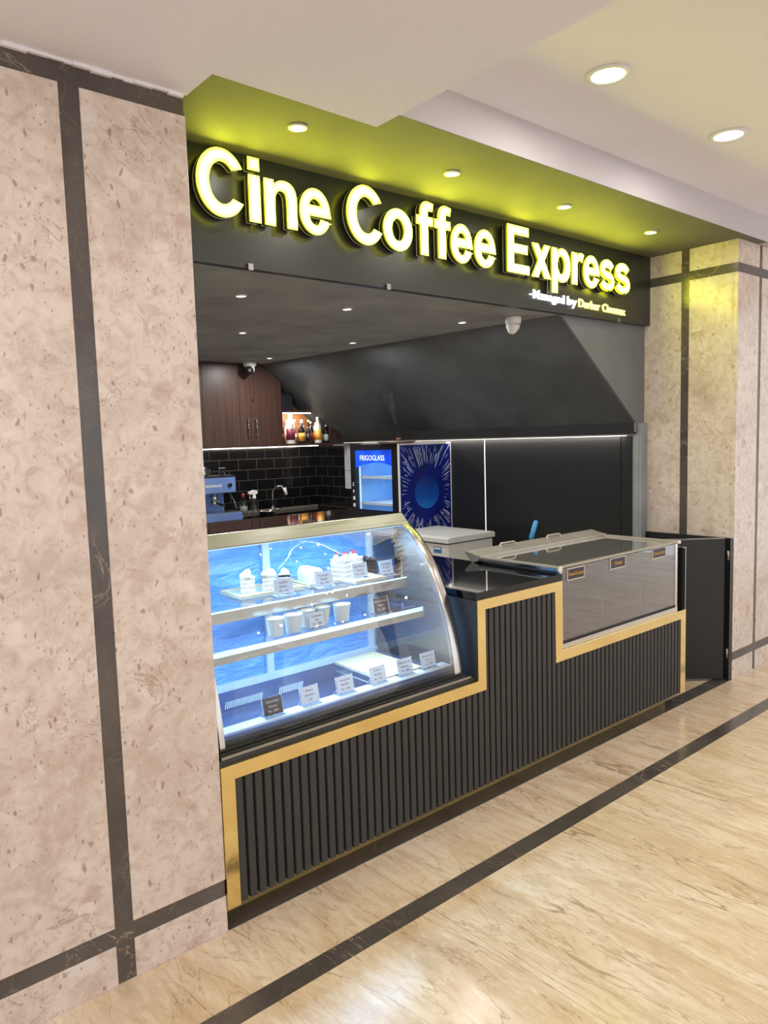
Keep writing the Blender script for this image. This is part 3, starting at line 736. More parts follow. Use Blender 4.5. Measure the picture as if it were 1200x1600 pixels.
price_card((1.560,0.330,UP_Z), ['Vanilla','Pastry','Rs. 160'], False, 'pale price card in front of the layered cake slices on the top shelf', 0.085, 0.060)
price_card((1.760,0.335,UP_Z), ['Pineapple','Pastry','Rs. 170'], False, 'pale price card in front of the rolled cake on the top shelf', 0.085, 0.060)
price_card((1.945,0.330,UP_Z+0.012), ['Red Velvet','Pastry','Rs. 200'], False, 'white price card on the serving tray under the cherry topped cake', 0.075, 0.060)
price_card((2.105,0.345,UP_Z), ['Chocolate','Truffle','Rs. 200'], False, 'white price card at the right end of the top shelf', 0.070, 0.062)

# trays on the top shelf
def tray(x0, x1, y0, y1, z, label, name='serving_tray'):
    t = thing(name, label, 'tray', ((x0+x1)/2, (y0+y1)/2, z))
    MB().box(x0, x1, y0, y1, z, z+0.004).build('base', M['white_plastic'], t, 0.001)
    r = MB().box(x0, x1, y0, y0+0.005, z+0.004, z+0.012).box(x0, x1, y1-0.005, y1, z+0.004, z+0.012).box(x0, x0+0.005, y0+0.005, y1-0.005, z+0.004, z+0.012).box(x1-0.005, x1, y0+0.005, y1-0.005, z+0.004, z+0.012)
    r.build('raised_edge', M['boardwood'], t, 0.001)
    return t
tray(1.40, 1.690, 0.385, 0.560, UP_Z, 'shallow white tray under the layered cake slices on the top shelf')
tray(1.715, 1.870, 0.385, 0.560, UP_Z, 'shallow white tray under the rolled cake on the top shelf')
tray(1.885, 2.050, 0.290, 0.560, UP_Z, 'shallow wood edged tray under the cherry topped cake')

def cake_slice(loc, sc, mats, label, rz=0.0, cherry=0, group='cake slices on the top shelf'):
    """wedge slice of layered cake with a piped cream top"""
    t = thing('cake_slice', label, 'cake', loc, group, local=True); t.rotation_euler = (0,0,rz)
    L, Wd, h = 0.095*sc, 0.05*sc, 0.060*sc
    poly = [(0,-L/2),(Wd/2,L/2),(-Wd/2,L/2)]
    if cherry: poly = [(-L*0.5,-Wd*0.6),(L*0.5,-Wd*0.6),(L*0.5,Wd*0.6),(-L*0.5,Wd*0.6)]
    zs = 0; layers = 4
    for i in range(layers):
        th = h/layers
        MB().prism(poly, zs, zs+th*0.72, 2).build('sponge_layer', mats[0], t, 0.001)
        q = [(x*1.02, y*1.02) for x, y in poly]
        MB().prism(q, zs+th*0.72, zs+th, 2).build('cream_layer', mats[1], t, 0.001)
        zs += th
    c = MB(); rnd = random.Random(int(loc[0]*1000))
    spots = [(rnd.uniform(-0.8,0.8), k/7) for k in range(8)]
    for u, k in spots:
        yy = L/2 - k*L*0.85 if not cherry else rnd.uniform(-Wd*0.5, Wd*0.5)
        xx = u*Wd/2*(yy+L/2)/L if not cherry else (k-0.5)*L*0.95
        r = 0.010*sc
        c.lathe([(r,0),(r*1.1,r*0.4),(r*0.8,r*0.9),(r*0.35,r*1.4),(0,r*1.7)], (xx,yy,zs-0.001), 9)
        if cherry and rnd.random() < 0.7:
            MB().lathe([(0,-0.006),(0.005,-0.004),(0.007,0),(0.005,0.004),(0,0.006)], (xx,yy,zs+r*1.7), 9).build('cherry', M['red'], t)
    c.build('piped_cream', mats[1], t)
    return t
cake_slice((1.490,0.490,UP_Z+0.0045), 1.15, (M['sponge'],M['cream']), 'layered vanilla cake slice with cream top, left of the pair on the top shelf', 2.6)
cake_slice((1.575,0.465,UP_Z+0.0045), 1.15, (M['sponge'],M['cream']), 'layered vanilla cake slice with cream top, right of the pair on the top shelf', 2.6)
cake_slice((1.655,0.480,UP_Z+0.0045), 0.95, (M['choc'],M['cream']), 'dark layered chocolate cake slice beside the vanilla slices', 2.6)
cake_slice((1.966,0.455,UP_Z+0.0045), 1.35, (M['sponge'],M['cream']), 'wide white cake with piped cream and red cherries on the top shelf', 0.25, 1)
cake_slice((2.105,0.475,UP_Z+0.0005), 0.95, (M['choc'],M['brown_card']), 'small dark chocolate cake at the right end of the top shelf', 0.3, 0)
ru = thing('rolled_cake', 'pale rounded cream covered cake in the middle of the top shelf', 'cake', (1.790,0.485,UP_Z+0.004), local=True)
MB().prism([(-0.030,0),(0.030,0),(0.032,0.030),(0.026,0.052),(0.012,0.062),(-0.012,0.062),(-0.026,0.052),(-0.032,0.030)], -0.055, 0.055, 1).build('cream_coat', M['cream'], ru, 0.004)
MB().prism([(-0.024,0.004),(0.024,0.004),(0.024,0.03),(0.016,0.050),(-0.016,0.050),(-0.024,0.03)], -0.058, -0.0555, 1).build('sponge_end', M['sponge'], ru, 0.001)

# cups on the middle shelf
cup = thing('dessert_cup', 'white cup of cream at the left end of the row on the middle shelf', 'cup', (1.440,0.215,MD_Z), 'white cups on the middle shelf', local=True)
MB().lathe([(0,0.001),(0.027,0.001),(0.028,0.004),(0.0345,0.062),(0.036,0.066),(0.0365,0.070),(0.0345,0.070),(0.033,0.064)], seg=28).build('cup_wall', M['white_plastic'], cup)
MB().lathe([(0.0335,0.060),(0.026,0.068),(0.014,0.071),(0,0.072)], seg=24).build('cream_fill', M['cream'], cup)
for x, y, lab in ((1.520,0.215,'white cup of cream second from the left on the middle shelf'),(1.600,0.245,'white cup of cream half hidden behind the price card, left one'),
                  (1.672,0.245,'white cup of cream half hidden behind the price card, right one'),(1.752,0.218,'white cup of cream at the right end of the row on the middle shelf')):
    dup(cup, (x, y, MD_Z), label=lab)
# wooden board on the case floor, raised on a clear riser
wb = thing('wooden_board', 'flat pale wooden board raised over the case floor on the right', 'board', (2.0,0.30,FLZ))
MB().box(1.885, 2.110, 0.135, 0.462, 0.626, 0.635).build('board', M['boardwood'], wb, 0.002)
MB().box(1.889, 1.893, 0.14, 0.458, FLZ+0.0005, 0.6255).box(2.101, 2.105, 0.14, 0.458, FLZ+0.0005, 0.6255).build('clear_riser', M['acrylic'], wb)
MB().tube([(1.886,0.14,0.624),(1.886,0.458,0.624)], 0.0015, 5).tube([(1.888,0.14,0.595),(1.888,0.458,0.595)], 0.0015, 5).build('riser_edge', M['acrylic_edge'], wb)

# ================================================================ ICE CREAM WELL
wl = thing('topping_display_well', 'empty glass fronted steel cold well with hinged glass top, right end of the counter', 'display well', (3.45, 0.3, 0.53))
MB().box(2.918, 3.984, 0.014, 0.019, 0.600, 0.958).build('front_glass', M['glass_grey'], wl)
MB().box(2.900, 4.010, 0.010, 0.030, 0.5675, 0.590).build('bottom_channel', M['steel'], wl, 0.001)
MB().box(2.905, 3.99, 0.012, 0.024, 0.590, 0.603).build('gasket', M['rubber'], wl)
MB().box(2.900, 2.916, 0.012, 0.034, 0.590, 0.960).build('corner_post', M['steel'], wl, 0.001)
MB().box(3.985, 4.010, 0.012, 0.036, 0.590, 0.958).build('corner_post', M['steel'], wl, 0.001)
ln = MB()
ln.box(2.900, 4.010, 0.548, 0.560, 0.531, 0.955); ln.box(2.900, 2.906, 0.036, 0.547, 0.531, 0.955); ln.box(4.004, 4.010, 0.037, 0.547, 0.531, 0.955); ln.box(2.907, 4.003, 0.036, 0.547, 0.531, 0.540)
ln.build('steel_liner', M['steel_dark'], wl)
for x in (3.02, 3.363, 3.733):
    MB().box(x, x+0.004, 0.085, 0.45, 0.541, 0.730).build('divider', M['acrylic'], wl)
    MB().tube([(x+0.002,0.45,0.731),(x+0.002,0.085,0.731),(x+0.002,0.083,0.729),(x+0.002,0.083,0.542)], 0.002, 6).build('divider_edge', M['acrylic_edge'], wl)
MB().box(2.900, 3.985, 0.034, 0.487, 0.958, 0.964).build('top_glass', M['glass_top'], wl)
fr = MB()
fr.box(2.872, 2.900, 0.000, 0.500, 0.952, 0.974)                      # left rail
fr.box(3.985, 4.018, 0.010, 0.540, 0.960, 0.974)
fr.box(2.900, 3.985, 0.006, 0.034, 0.963, 0.970)
fr.build('lid_frame', M['steel_rail'], wl, 0.0015)
MB().box(2.866, 2.872, 0.002, 0.498, 0.955, 0.967).build('rail_trim', M['chrome'], wl)
MB().box(2.874, 2.900, -0.004, 0.004, 0.950, 0.974).box(4.0, 4.020, -0.002, 0.010, 0.958, 0.976).build('corner_cap', M['white_plastic'], wl, 0.001)
br = MB().prism([(0.5005,0.952),(0.545,0.938),(0.600,0.985),(0.590,0.997),(0.5005,0.978)], 2.866, 4.018, 0)
br.build('back_rail', M['steel_rail'], wl, 0.001)
MB().box(2.866, 4.018, 0.488, 0.500, 0.964, 0.979).build('back_rail', M['steel_rail'], wl, 0.001)
for x in (3.10, 3.515):
    MB().tube([(x,0.545,0.975),(x,0.555,1.004),(x+0.012,0.557,1.012),(x+0.118,0.557,1.012),(x+0.130,0.555,1.004),(x+0.130,0.545,0.975)], 0.0055, 8).build('handle', M['steel_rail'], wl)
for x0, x1, z0, tx, tw in ((2.962,3.102,0.893,'Normal Chocolate',0.118),(3.328,3.470,0.897,'Cheese',0.070),(3.739,3.880,0.899,'Caramel Latte',0.110)):
    tg = MB().box(x0, x1, 0.0125, 0.0138, z0, z0+0.060).build('flavour_tag', M['ink_white'], wl)
    MB().box(x0+0.005, x1-0.005, 0.0118, 0.0124, z0+0.005, z0+0.055).build('tag_face', M['tag_black'], tg).location = (0,0,0)
    xc = (x0+x1)/2
    o = text_mesh(tx, 'tag_lettering', M['ink_gold'], tg, on_front(xc-tw/2, xc+tw/2, z0+0.022, 0.017, 0.0118), 0.0003, 0.008); o.location = (0,0,0)

# ================================================================ GATE
gt = thing('swing_gate', 'black half height swing gate standing half open against the right marble pillar', 'gate', (4.662, 0.012, 0.0))
d = Vector((-0.755, 0.656, 0)); nrm = Vector((0.656, 0.755, 0)); L = 0.585
def gp_(a, b, z): p = Vector((4.652,0.010,0)) + d*a + nrm*b; return (p.x, p.y, z)
def slab_(a0, a1, b0, b1, z0, z1): return MB().hexa([gp_(a0,b0,z0),gp_(a1,b0,z0),gp_(a0,b1,z0),gp_(a1,b1,z0),gp_(a0,b0,z1),gp_(a1,b0,z1),gp_(a0,b1,z1),gp_(a1,b1,z1)])
slab_(0.03, L, 0.0, 0.035, 0.014, 0.916).build('gate_leaf', M['black_lam'], gt, 0.001)
slab_(0.03, L, -0.001, 0.036, 0.9165, 0.9195).build('top_edge', M['steel_dark'], gt)
MB().box(4.648, 4.668, 0.002, 0.024, 0.002, 0.918).build('hinge_post', M['black_plastic'], gt, 0.001)
for z in (0.15, 0.78): MB().lathe([(0.008,0),(0.008,0.06)], (4.642,0.014,z), 10).build('hinge', M['steel_dark'], gt)

# ================================================================ BACK OF THE SHOP
# --- drinks cooler with a printed side panel
ck = thing('drinks_cooler', 'black upright drinks cooler with blue lit glass door and starburst side panel', 'cooler', (4.29, 2.70, 0))
CX0, CX1, CY0, CY1, CZ = 3.99, 4.598, 2.392, 3.008, 1.560
cb = MB()
cb.box(CX0+0.05, CX1, CY0+0.004, CY0+0.03, 0.02, CZ); cb.box(CX0+0.05, CX1, CY1-0.03, CY1, 0.02, CZ)
cb.box(CX1-0.03, CX1, CY0+0.031, CY1-0.031, 0.02, CZ); cb.box(CX0+0.05, CX1-0.031, CY0+0.031, CY1-0.031, CZ-0.03, CZ); cb.box(CX0+0.05, CX1-0.031, CY0+0.031, CY1-0.031, 0.02, 0.30)
cb.build('cabinet', M['black_plastic'], ck, 0.002)
MB().box(CX0+0.05, CX1-0.032, CY0+0.032, CY0+0.036, 0.30, CZ-0.031).box(CX0+0.05, CX1-0.032, CY1-0.036, CY1-0.032, 0.30, CZ-0.031).box(CX1-0.038, CX1-0.033, CY0+0.037, CY1-0.037, 0.30, CZ-0.031).build('liner', plain('pale_blue_liner', lin((150,190,236)), 0.35), ck)
dr = MB()
dr.box(CX0, CX0+0.045, CY0, CY0+0.075, 0.03, CZ-0.002); dr.box(CX0, CX0+0.045, CY1-0.055, CY1, 0.03, CZ-0.002)
dr.box(CX0, CX0+0.045, CY0+0.075, CY1-0.055, CZ-0.045, CZ-0.002); dr.box(CX0, CX0+0.045, CY0+0.075, CY1-0.055, 0.03, 0.10)
door = dr.build('door', M['black_plastic'], ck, 0.002)
o = MB().box(CX0+0.012, CX0+0.016, CY0+0.075, CY1-0.055, 0.10, CZ-0.045).build('door_glass', M['glass'], door); o.location = (0,0,0)
hp = [(CY1-0.055, CZ-0.045), (CY1-0.055, 1.362)] + [(CY1-0.055-(CY1-CY0-0.13)*k/12, 1.362+0.045*math.sin(math.pi*(k/12*0.86+0.0))) for k in range(1,13)] + [(CY0+0.075, CZ-0.045)]
o = MB().prism(hp, CX0+0.0095, CX0+0.0118, 0).build('blue_header', M['header'], door); o.location = (0,0,0)
o = text_mesh('FRIGOGLASS', 'header_lettering', emit('backlit_white_letters', (0.85,0.9,1.0), 0.8), door, lambda u, v, w: (CX0+0.0092-w, 2.889-0.324*u, 1.426+0.045*v), 0.0006, 0.0); o.location = (0,0,0)
for k, ch in enumerate('uell'):
    o = text_mesh(ch, 'door_lettering', M['white_plastic'], door, lambda u, v, w: (CX0-0.0005-w, 2.985-0.028*v, 1.235-0.06*k-0.030*u), 0.0006, 0.01); o.location = (0,0,0)
for z in (1.280, 1.055, 0.80, 0.55):
    MB().box(CX0+0.06, CX1-0.045, CY0+0.04, CY1-0.04, z-0.006, z).box(CX0+0.056, CX0+0.060, CY0+0.04, CY1-0.04, z-0.012, z+0.008).build('wire_shelf', M['white_plastic'], ck)
MB().box(CX0+0.052, CX0+0.062, CY1-0.060, CY1-0.050, 0.35, CZ-0.05).box(CX0+0.052, CX0+0.062, CY0+0.045, CY0+0.055, 0.35, CZ-0.05).build('led_strip', M['led_case_white'], ck)
area('lamp', (CX0+0.30-4.29, 0, CZ-0.04), 0.4, 2.0, (0.36,0.62,1.0), ck, (0,0,0), 0.3)
area('lamp', (CX0+0.30-4.29, 0, 1.262), 0.4, 1.3, (0.40,0.66,1.0), ck, (0,0,0), 0.3)
area('lamp', (CX0+0.30-4.29, 0, 1.04), 0.4, 1.0, (0.40,0.66,1.0), ck, (0,0,0), 0.3)
sp = MB().box(CX0+0.002, CX1, CY0-0.008, CY0+0.003, 0.25, CZ+0.002).build('side_panel', M['white_plastic'], ck, 0.001)
o = MB().box(CX0+0.018, CX1-0.012, CY0-0.0092, CY0-0.0081, 0.27, CZ-0.012).build('printed_sheet', M['splash'], sp); o.location = (0,0,0)
ry = MB(); rnd = random.Random(3); ccx, ccz = 4.302, 1.150
for k in range(520):
    a = rnd.uniform(0, 2*math.pi); r0 = rnd.uniform(0.20, 0.42); ln_ = rnd.uniform(0.02, 0.15); wd = rnd.uniform(0.0009, 0.0030)
    ca, sa = math.cos(a), math.sin(a)
    def pt(r, w): return (ccx+ca*r-sa*w, ccz+sa*r*1.12+ca*w)
    q = [pt(r0,-wd*0.4), pt(r0+ln_,-wd), pt(r0+ln_,wd), pt(r0,wd*0.4)]
    if all(CX0+0.020 < p[0] < CX1-0.014 and 0.28 < p[1] < CZ-0.014 for p in q): ry.prism(q, CY0-0.0100, CY0-0.0093, 1)
o = ry.build('starburst_print', M['ray'], sp); o.location = (0,0,0)
o = MB().prism(arc(ccx, ccz, 0.139, 0.135, 0, 351, 40), CY0-0.0106, CY0-0.0093, 1).build('blue_disc', M['disc'], sp); o.location = (0,0,0)

# --- flat tray and incense on top of the cooler
ft = thing('flat_tray', 'thin brown round tray lying on top of the drinks cooler', 'tray', (4.08,2.50,CZ+0.002), local=True)
MB().lathe([(0,0.0),(0.13,0.0),(0.150,0.008),(0.155,0.016),(0.150,0.016),(0.128,0.006),(0,0.006)], seg=36).build('dish', M['brass_dark'], ft)
MB().lathe([(0.154,0.013),(0.159,0.014),(0.159,0.018),(0.154,0.018)], seg=36).build('rolled_rim', M['steel_dark'], ft)
ih = thing('incense_holder', 'small brown incense holder with smouldering sticks on the tray', 'incense holder', (4.08,2.47,CZ+0.0085), local=True)
MB().lathe([(0,0),(0.024,0),(0.026,0.004),(0.012,0.010),(0.009,0.020),(0.022,0.030),(0.026,0.040),(0.020,0.040),(0.0,0.030)], seg=18).build('bowl', M['brass_dark'], ih)
MB().tube([(0,0,0.03),(0.012,0.0,0.075)], 0.0016, 5).tube([(0,0,0.03),(-0.014,0.004,0.080)], 0.0016, 5).tube([(0,0,0.03),(0.002,-0.01,0.07)], 0.0016, 5).build('incense_stick', M['wood'], ih)
sm_m = NT('thin_smoke'); sm_m.t.nodes.remove(sm_m.b)
vs = sm_m.n('ShaderNodeVolumePrincipled'); vs.inputs['Color'].default_value = (0.85,0.88,0.92,1)
nf = sm_m.noise(sm_m.coord((14,14,6)), 1.5, 4, 0.6, 1.5); rr = sm_m.ramp(nf, [(0.45,(0,0,0)),(0.65,(1,1,1))])
mu = sm_m.n('ShaderNodeMath', operation='MULTIPLY'); mu.inputs[1].default_value = 2.2; sm_m.l(rr, mu.inputs[0]); sm_m.l(mu.outputs[0], vs.inputs['Density']); sm_m.l(vs.outputs[0], sm_m.out.inputs['Volume'])
sk = MB(); P_ = []
for k in range(16):
    t = k/15; P_.append((4.065-0.05*t+0.02*math.sin(5*t+1), 2.47+0.03*t+0.015*math.sin(7*t), CZ+0.10+0.30*t))
sk.tube(P_, [0.008+0.035*(k/15) for k in range(16)], 10)
tag(sk.build('incense_smoke', sm_m.m), 'faint wisp of smoke rising from the incense holder', 'smoke', kind='stuff')

# --- chest freezer
fz = thing('chest_freezer', 'small white chest freezer with grey lid in front of the drinks cooler', 'freezer', (4.12,2.0,0))
FX0, FX1, FY0, FY1 = 3.850, 4.370, 1.700, 2.330
MB().box(FX0+0.012, FX1-0.012, FY0+0.012, FY1-0.01, 0.02, 0.815).build('body', M['freezer'], fz, 0.012)
MB().box(FX0+0.016, FX1-0.016, FY0+0.016, FY1-0.014, 0.8152, 0.822).build('gasket', M['rubber'], fz)
MB().prism([(FX0,0.8222),(FX1,0.8222),(FX1,0.858),(FX1-0.010,0.866),(FX0+0.03,0.866),(FX0,0.858)], FY0, FY1, 1).build('lid', M['freezer'], fz, 0.004)
MB().box(FX0-0.006, FX0-0.0005, 2.02, 2.16, 0.826, 0.842).build('handle', M['black_plastic'], fz, 0.002)
MB().box(FX0+0.0105, FX0+0.0118, 1.780, 1.862, 0.745, 0.790).build('blue_label', plain('blue_label', lin((60,110,170)), 0.4), fz)
MB().box(FX0+0.0098, FX0+0.0104, 1.787, 1.855, 0.772, 0.784).build('label_band', M['white_plastic'], fz)
for y in (FY0+0.06, FY1-0.06):
    for x in (FX0+0.06, FX1-0.06): MB().lathe([(0.018,0),(0.018,0.0205)], (x,y,0), 10).build('foot', M['black_plastic'], fz)

# --- brush with blue handle standing behind the well, in a steel pan rest
bs = thing('long_handled_brush', 'blue handled scraper with white shaft sticking up behind the cold well', 'brush', (3.66,0.80,0))
MB().tube([(3.560,0.80,0.045),(3.679,0.80,0.94)], [0.007,0.008]).build('shaft', M['white_plastic'], bs)
MB().tube([(3.679,0.80,0.94),(3.682,0.80,0.965),(3.726,0.80,1.055),(3.731,0.80,1.066)], [0.010,0.0155,0.0150,0.008], 12).build('grip', M['brush_blue'], bs)
MB().box(3.50, 3.62, 0.775, 0.825, 0.001, 0.050).build('brush_head', M['white_plastic'], bs, 0.004)

# --- back counter, sink, tap
kc = thing('back_counter', 'black back counter with granite top against the black tiled wall', 'counter', (2.7,4.06,0))
MB().box(0.96, 4.59, 3.80, 4.379, 0.0, 0.872).build('carcass', M['black_lam'], kc)
MB().box(0.96, 4.59, 3.76, 4.379, 0.8725, 0.905).build('worktop', M['granite'], kc, 0.002)
MB().box(0.96, 4.59, 4.368, 4.379, 0.9055, 0.932).build('upstand', plain('pale_sealant', lin((140,134,124)), 0.5), kc, 0.001)
sk_ = thing('steel_pan', 'small stainless steel pan left of the tap on the back counter', 'pan', (3.675,3.90,0.9055), local=True)
MB().lathe([(0,0.0),(0.060,0.0),(0.066,0.004),(0.078,0.055),(0.108,0.058),(0.108,0.062),(0.074,0.061),(0.062,0.006),(0,0.006)], seg=28).build('bowl', M['steel'], sk_)
tp = thing('kitchen_tap', 'chrome swan neck tap on the back counter by the tiled wall', 'tap', (3.815,4.02,0.9055), local=True)
MB().lathe([(0.026,0),(0.026,0.012),(0.018,0.018),(0.018,0.075),(0.012,0.080)], seg=18).build('tap_body', M['chrome'], tp)
MB().tube([(0,0,0.07),(0,0,0.21),(0.004,-0.01,0.245),(0.020,-0.04,0.272),(0.045,-0.085,0.275),(0.062,-0.115,0.255)], 0.0095, 10).build('spout', M['chrome'], tp)
MB().tube([(0.062,-0.115,0.262),(0.078,-0.125,0.195)], [0.017,0.013], 12).build('nozzle', M['white_plastic'], tp)
MB().tube([(0.015,-0.01,0.045),(0.065,-0.035,0.062)], [0.011,0.007], 8).build('lever', M['chrome'], tp)

# --- espresso machine
es = thing('espresso_machine', 'blue and steel espresso machine at the left end of the back counter', 'coffee machine', (3.05,4.0,0.9055))
EX0, EX1, EY0, EY1 = 2.72, 3.335, 3.86, 4.30
MB().box(EX0, EX1, EY0, EY1, 1.165, 1.305).build('head', M['blue_machine'], es, 0.006)
MB().box(EX0, EX1, EY0-0.002, EY1, 1.3055, 1.318).build('cup_tray', M['black_plastic'], es, 0.002)
MB().box(EX0-0.0, EX1, 4.10, EY1, 0.985, 1.1645).build('back_body', M['blue_machine'], es, 0.004)
MB().box(EX0, EX1+0.035, EY0-0.03, EY1, 0.912, 0.985).build('drip_base', M['blue_machine'], es, 0.006)
MB().box(EX0+0.01, EX1+0.030, EY0-0.026, 4.095, 0.9855, 0.992).build('drip_grid', M['steel'], es)
for x in (2.86, 3.16):
    MB().lathe([(0.034,1.090),(0.036,1.095),(0.036,1.164),(0.034,1.1645)], (x,3.95,0), 18).build('group_head', M['chrome'], es)
    pf = MB().lathe([(0.032,1.060),(0.034,1.064),(0.034,1.088),(0.030,1.0895)], (x,3.95,0), 18).build('portafilter', M['steel'], es)
    o = MB().tube([(x,3.92,1.075),(x+0.005,3.80,1.062)], [0.008,0.013], 8).build('portafilter_handle', M['black_plastic'], pf); o.location = (0,0,0)
MB().tube([(3.285,3.90,1.165),(3.30,3.85,1.10),(3.315,3.83,1.02)], 0.006, 8).build('steam_wand', M['chrome'], es)
MB().lathe([(0.0,0),(0.020,0),(0.020,0.012),(0,0.014)], (3.27,EY0-0.013,1.232), 14, axis='y').build('knob', M['black_plastic'], es)
text_mesh('ecoencoi', 'front_script', M['white_plastic'], es, on_front(3.035, 3.195, 1.222, 0.030, EY0), 0.0008, 0.02)
for y in (EY0+0.02, EY1-0.04):
    for x in (EX0+0.03, EX1-0.02): MB().lathe([(0.014,0.9055),(0.014,0.9115)], (x,y,0), 10).build('foot', M['black_plastic'], es)
g0 = thing('drinking_glass', 'short clear glass on top of the espresso machine', 'glass', (3.235,3.92,1.3185), local=True)
MB().lathe([(0,0.002),(0.026,0.002),(0.030,0.066),(0.028,0.066),(0.0245,0.006),(0,0.006)], seg=22).build('tumbler', M['clear_bottle'], g0)
MB().lathe([(0.0285,0.0665),(0.0305,0.0665),(0.0305,0.069),(0.0285,0.069)], seg=22).build('rim', M['acrylic_edge'], g0)
g0['label'] = 'short clear glass standing alone on the right of the espresso machine top'
pj = thing('steel_milk_jug', 'small steel milk jug on top of the espresso machine beside the pillar', 'jug', (3.055,3.93,1.3185), local=True)
MB().lathe([(0,0.001),(0.036,0.001),(0.039,0.008),(0.036,0.045),(0.027,0.068),(0.030,0.082),(0.028,0.082),(0.024,0.068),(0,0.010)], seg=22).build('jug_body', M['steel'], pj)
MB().tube([(0.036,0.0,0.062),(0.062,0,0.060),(0.062,0,0.022),(0.037,0,0.020)], 0.004, 6).build('jug_handle', M['steel'], pj)

def bottle(loc, prof, bodym, capm, lab, label, cat='bottle', group=None, capz=None, band=None, bandm=None):
    t = thing('bottle', label, cat, loc, group, local=True)
    MB().lathe(prof, seg=18).build('bottle_body', bodym, t)
    if capz: MB().lathe([(capz[0],capz[1]),(capz[0],capz[2]),(capz[0]*0.8,capz[2]+0.003),(0,capz[2]+0.003)], seg=14).build('cap', capm, t)
    if band: MB().lathe([(band[0],band[1]),(band[0],band[2])], seg=18).build('paper_label', bandm, t)
    return t
# spray bottle and squeeze bottle by the machine
b1 = bottle((3.425,3.90,0.906), [(0,0),(0.034,0),(0.036,0.01),(0.036,0.15),(0.028,0.18),(0.013,0.195),(0.013,0.205)], M['clear_bottle'], M['red'], None, 'clear squeeze bottle with a red cap beside the espresso machine', capz=(0.016,0.2052,0.235), band=(0.0365,0.05,0.12), bandm=plain('grey_label', lin((120,124,120)),0.5))
t = thing('spray_bottle', 'clear spray bottle with white trigger on the back counter', 'spray bottle', (3.505,3.84,0.906), local=True)
MB().lathe([(0,0),(0.036,0),(0.038,0.012),(0.036,0.12),(0.020,0.165),(0.015,0.185)], seg=18).build('bottle_body', M['clear_bottle'], t)
MB().lathe([(0.018,0.1855),(0.018,0.205),(0.012,0.208),(0.012,0.228)], seg=14).build('collar', M['white_plastic'], t)
MB().prism([(-0.062,0.232),(-0.030,0.226),(0.020,0.226),(0.036,0.240),(0.030,0.262),(-0.010,0.268),(-0.060,0.250)], -0.012, 0.012, 1).build('spray_head', M['white_plastic'], t, 0.003)
MB().tube([(-0.035,0,0.228),(-0.045,0,0.205),(-0.038,0,0.185)], 0.0045, 6).build('trigger', M['white_plastic'], t)

# --- wall cabinets
wc = thing('wall_cabinet', 'dark wood wall cabinet with two tall doors and a lit open bottle niche', 'cabinet', (3.6,4.0,1.56))
CF = 3.80; ZB, ZT = 1.562, 2.309
def sx_at(z): return 3.62 + (2.31-z)/0.750       # where the stair soffit cuts the cabinet
def clip_box(x0, x1, y0, y1, z0, z1):            # box whose right side follows the slope
    poly = [(x0,z0)]
    xr0 = min(x1, sx_at(z0)-0.006); poly.append((xr0, z0))
    zc = 2.31-(x1-3.62+0.006)*0.750
    if z0 < zc < z1: poly.append((x1, zc))
    xr1 = min(x1, sx_at(z1)-0.006)
    if xr1 > x0: poly.append((xr1, z1)); poly.append((x0, z1))
    else: poly.append((x0, 2.31-(x0-3.62+0.006)*0.750))
    return MB().prism(poly, y0, y1, 1)
MB().box(2.2, 3.80, CF+0.022, 4.36, ZB, ZB+0.022).build('cabinet_floor', M['wood'], wc)
MB().box(2.2, 3.60, 4.345, 4.360, ZB+0.0225, ZT-0.02).build('cabinet_back', M['wood'], wc)
for x0, x1, hx in ((2.535,3.018,0), (3.021,3.484,3.447), (3.488,3.820,3.530)):
    dd = clip_box(x0, x1, CF, CF+0.020, ZB, ZT)
    do = dd.build('door', M['wood'], wc, 0.001)
    if hx:
        o = MB().tube([(hx,CF,1.66),(hx+(0.004 if hx<3.5 else 0.0),CF-0.020,1.675),(hx,CF-0.030,1.74),(hx,CF-0.020,1.81),(hx,CF,1.825)], 0.0055, 8).build('handle', M['chrome'], do); o.location = (0,0,0)
o = MB().lathe([(0,-0.012),(0.010,-0.012),(0.010,0.0),(0,0.0)], (3.508,CF,1.995), 12, axis='y').box(3.502,3.514,CF-0.020,CF-0.012,1.980,2.000).build('lock', M['chrome'], do); o.location = (0,0,0)
# niche carcass: floor board, shelf board, back board, right cheek
MB().box(3.822, 4.585, CF, 4.05, ZB, ZB+0.020).build('niche_floor', M['wood'], wc, 0.001)
MB().box(3.835, 4.16, CF+0.002, 4.019, 1.876, 1.893).build('niche_shelf', M['wood'], wc, 0.001)
lit_tone_wood = plain('lit_walnut', lin((150,98,60)), 0.5)  # cabinet walnut again, the strip's light on it put into a brighter colour
clip_box(3.835, 4.565, 4.020, 4.036, ZB+0.021, 2.20).build('niche_back', lit_tone_wood, wc)
MB().box(3.8225, 3.834, CF+0.021, 4.019, ZB+0.021, 2.10).build('niche_side', M['wood'], wc)
MB().prism([(4.366,ZB+0.021),(4.585-0.02,ZB+0.021),(4.47,1.655),(4.366,1.740)], CF+0.001, CF+0.018, 1).build('niche_cheek', M['wood'], wc, 0.001)
o = MB().box(3.985, 4.003, CF+0.10, 4.018, 1.894, 2.02).build('upper_divider', M['wood'], wc)
bxm = plain('dark_box', lin((30,32,40)), 0.5)
dbx = thing('storage_box', 'dark storage box in the small upper niche beside the cabinet door', 'box', (3.905,3.91,1.8935), local=True)
MB().box(-0.055,0.055,-0.08,0.08,0.0005,0.150).build('box_body', bxm, dbx, 0.003)
MB().box(-0.058,0.058,-0.083,0.083,0.1505,0.165).build('box_lid', M['black_plastic'], dbx, 0.002)
